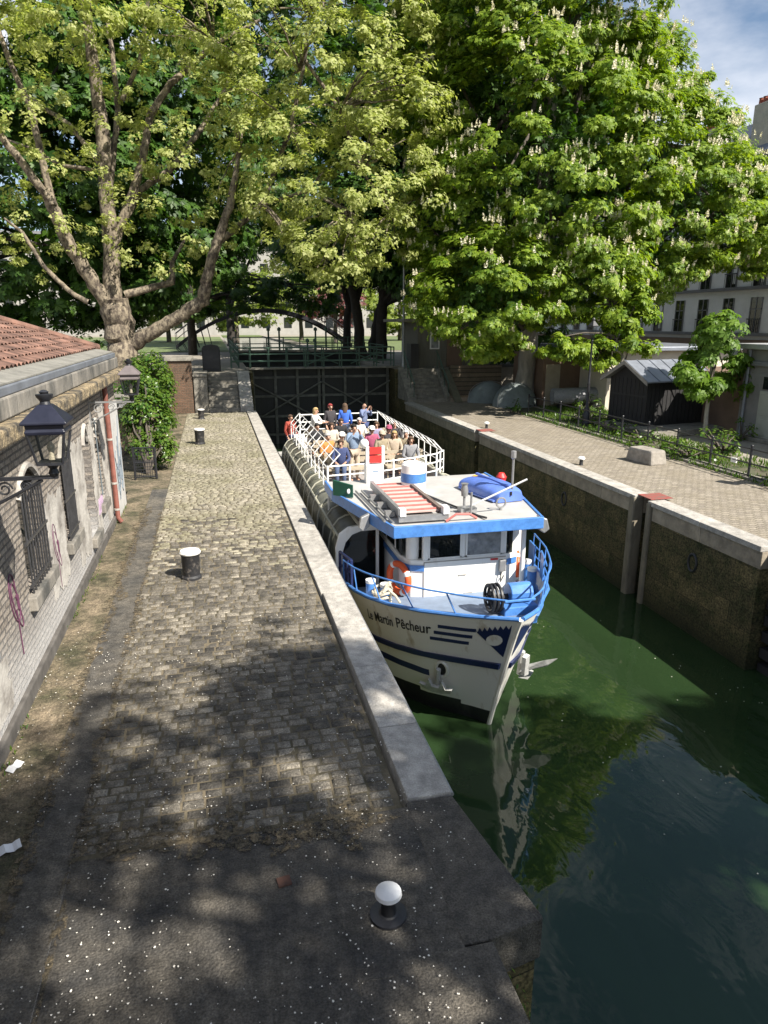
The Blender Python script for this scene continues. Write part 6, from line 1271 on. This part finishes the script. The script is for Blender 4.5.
# --- trees of the right bank beside the camera (they shade the near quay and water)
for (x, y, ells_, lb) in ((11.6, -6.0, [((8.0, -5.2, 12.5), (3.2, 2.9, 2.3)), ((8.6, -2.7, 13.2), (2.2, 1.7, 1.5)), ((5.8, -2.1, 10.6), (1.7, 1.5, 1.2)), ((5.8, -6.2, 12), (2.5, 2.4, 1.8)), ((11.4, -7.5, 13.5), (3, 3, 2.5))], 'chestnut of the right bank outside the picture, nearest the footbridge'), (16.0, -8.0, [((14.5, -5.8, 11.0), (4.6, 4.2, 3.4)), ((16.6, -8.0, 14.5), (4.0, 4.0, 3.0)), ((11.5, -5.0, 10.0), (2.6, 2.4, 2.0)), ((17.6, -5.0, 11.5), (3.0, 2.6, 2.5))], 'broad chestnut of the right bank outside the picture, farther below the footbridge')):
    e = empty('chestnut_tree', (x, y, 0), lb, 'tree'); C, Nn, crr = crown(e, L_chest, ells_, .62 if x < 12 else 1.5, 62 if x < 12 else 75, .85, .34, T_palm, .55, (.4, 1.03)); trunk(e, [(x, y, -.1), (x + .2, y, 6), (x - .6, y + .5, 12)], [.42, .34, .22]); limbs(e, [(x, y, 7), (x - .4, y, 10)], C, 20, .14)
# --- bushes, weeds, ivy
def bush(x, y, z, ells, label, m=L_bush, dens=9, per=34, cr=.20, size=.13, tm=T_leaf, nm='bush'):
    e = empty(nm, (x, y, z), label, 'bush'); C, Nn, crr = crown(e, m, ells, dens, per, cr, size, tm, .8, (.5, 1.05)); limbs(e, [(x, y, z)], C, 14, .03, M_bark, 'stem'); return e
bush(-1.95, 19.6, 0, [A(150, 378, 21.2, (.62, .9, .8)), A(148, 415, 20.6, (.66, .8, .75)), A(152, 446, 20.2, (.60, .6, .45))], 'glossy leafy green bush at the far end of the brick building', dens=26, per=95, size=.115, cr=.27)
bush(-2.9, 26, 0, [((-3.0, 25, 1.7), (.6, 3.0, .6)), ((-3.0, 29, 1.6), (.6, 3.0, .6))], 'dark overgrown shrub along the low rubble wall on the left bank', L_dark, 4, 30, .35, .2)
for (px, py, Y, r_, lb) in ((660, 436, 19.6, (.9, 1.0, .22), 'low green weed clump in front of the shed base'), (692, 447, 18.0, (.8, 1.0, .26), 'green weed clump behind the stone block'), (722, 450, 18.6, (.9, .8, .45), 'bushy green plant below the young sapling'), (610, 425, 23.2, (.8, 1.3, .25), 'dark green weed clump at the foot of the street lamp'), (720, 425, 20.6, (.5, .5, .45), 'taller leafy bush right of the sapling trunk'), (590, 415, 26.0, (.8, .9, .25), 'small green plant clump left of the street lamp'), (640, 430, 21.5, (.6, .9, .3), 'leafy plant clump before the shed corner')):
    p = at(px + (22 if 'taller' in lb else 0), py, Y); bush(p[0], p[1], 0.0, [((p[0], p[1], r_[2] * .8), r_)], lb, L_bush, 8, 28, .22, .14, T_leaf, 'weed_clump')
for (x0, x1, y0, lb) in ((-24, -13.2, 39, 'tall shaded hedge on the upper bank at the far left'), (-12.8, -4.6, 38.6, 'tall shaded hedge on the upper bank behind the plane trunk')):
    e = empty('hedge', ((x0 + x1) / 2, y0, 1.6), lb, 'hedge', 'hedges on the left upper bank'); crown(e, L_dark, [(((x0 + x1) / 2, y0, 2.6), ((x1 - x0) / 2, .8, 1.25))], 3.0, 50, .5, .24, T_leaf, .8, (.5, 1.05)); MB().tube([(x0 + .8, y0, 1.7), (x1 - .8, y0, 2.2)], .05, 6).build('stem', M_bark, e)
for (x0, x1, y0, lb) in ((15.4, 17.4, 28.6, 'clipped light green hedge between the street lamp and the cream wall'), (12.9, 13.4, 29.4, 'small dark hedge at the fence end beside the tents')):
    bush((x0 + x1) / 2, y0, 0, [(((x0 + x1) / 2, y0, .45), ((x1 - x0) / 2, .6, .5))], lb, L_bush if x0 > 14 else L_dark, 9, 26, .2, .14, T_leaf, 'hedge')
def tufts(name, n, xr, yr, h, m, zf=lambda x, y: 0.0):
    C = np.stack([rng.uniform(*xr, n), rng.uniform(*yr, n), np.zeros(n)], 1); C[:, 2] = [zf(x, y) for x, y in C[:, :2]]
    keep = np.array([math.sin(x * 2.1) * math.sin(y * 1.3) + rng.uniform(-.6, .9) > 0 for x, y in C[:, :2]]); C = C[keep]; Nr = np.stack([rng.normal(size=len(C)), rng.normal(size=len(C)), rng.normal(size=len(C)) * .35], 1); T = np.tile([0, 0, 1.0], (len(C), 1)) + rng.normal(size=(len(C), 3)) * .35
    tv, tf = T_leaf; Nr -= T * np.sum(T * Nr, 1, keepdims=True) / np.sum(T * T, 1, keepdims=True); Nr /= np.linalg.norm(Nr, axis=1, keepdims=True); T /= np.linalg.norm(T, axis=1, keepdims=True); B = np.cross(Nr, T); s = h * rng.uniform(.5, 1.3, len(C))
    V = C[:, None, :] + s[:, None, None] * (tv[None, :, 0, None] * T[:, None, :] + .45 * tv[None, :, 1, None] * B[:, None, :] + tv[None, :, 2, None] * Nr[:, None, :]); F = (np.arange(len(C)) * 4)[:, None, None] + tf[None]
    o = quick(V.reshape(-1, 3), F.reshape(-1, 4), name, m); a = o.data.attributes.new('rnd', 'FLOAT', 'POINT'); a.data.foreach_set('value', np.repeat(rng.random(len(C)), 4).astype(np.float32)); tag(o, kind='stuff')
tufts('weeds', 11000, (13.3, 15.9), (12.5, 29), .15, L_bush); tufts('grass', 5000, (15.2, 18.4), (26, 31), .16, L_bush); tufts('edge_grass', 500, (-2.2, -2.08), (4, 16), .06, L_bush)
def ivy():
    n = 420; C = np.stack([rng.uniform(1.50, 1.75, n), 3.36 - rng.random(n) ** 1.5 * 1.3, -.2 - rng.random(n) * .75], 1); leaf_cloud(C, np.tile([1.0, .2, .7], (n, 1)) + rng.normal(size=(n, 3)) * .4, .055, T_leaf, 'wall_weed', L_bush, None)
    tag(bpy.data.objects['wall_weed'], kind='stuff')
ivy()
tag(MB().tube([(.72, 2.9, .0), (.72, 2.9, .01)], .02, 5).build('moss_tuft', L_bush), kind='stuff'); bpy.data.objects.remove(bpy.data.objects['moss_tuft'])
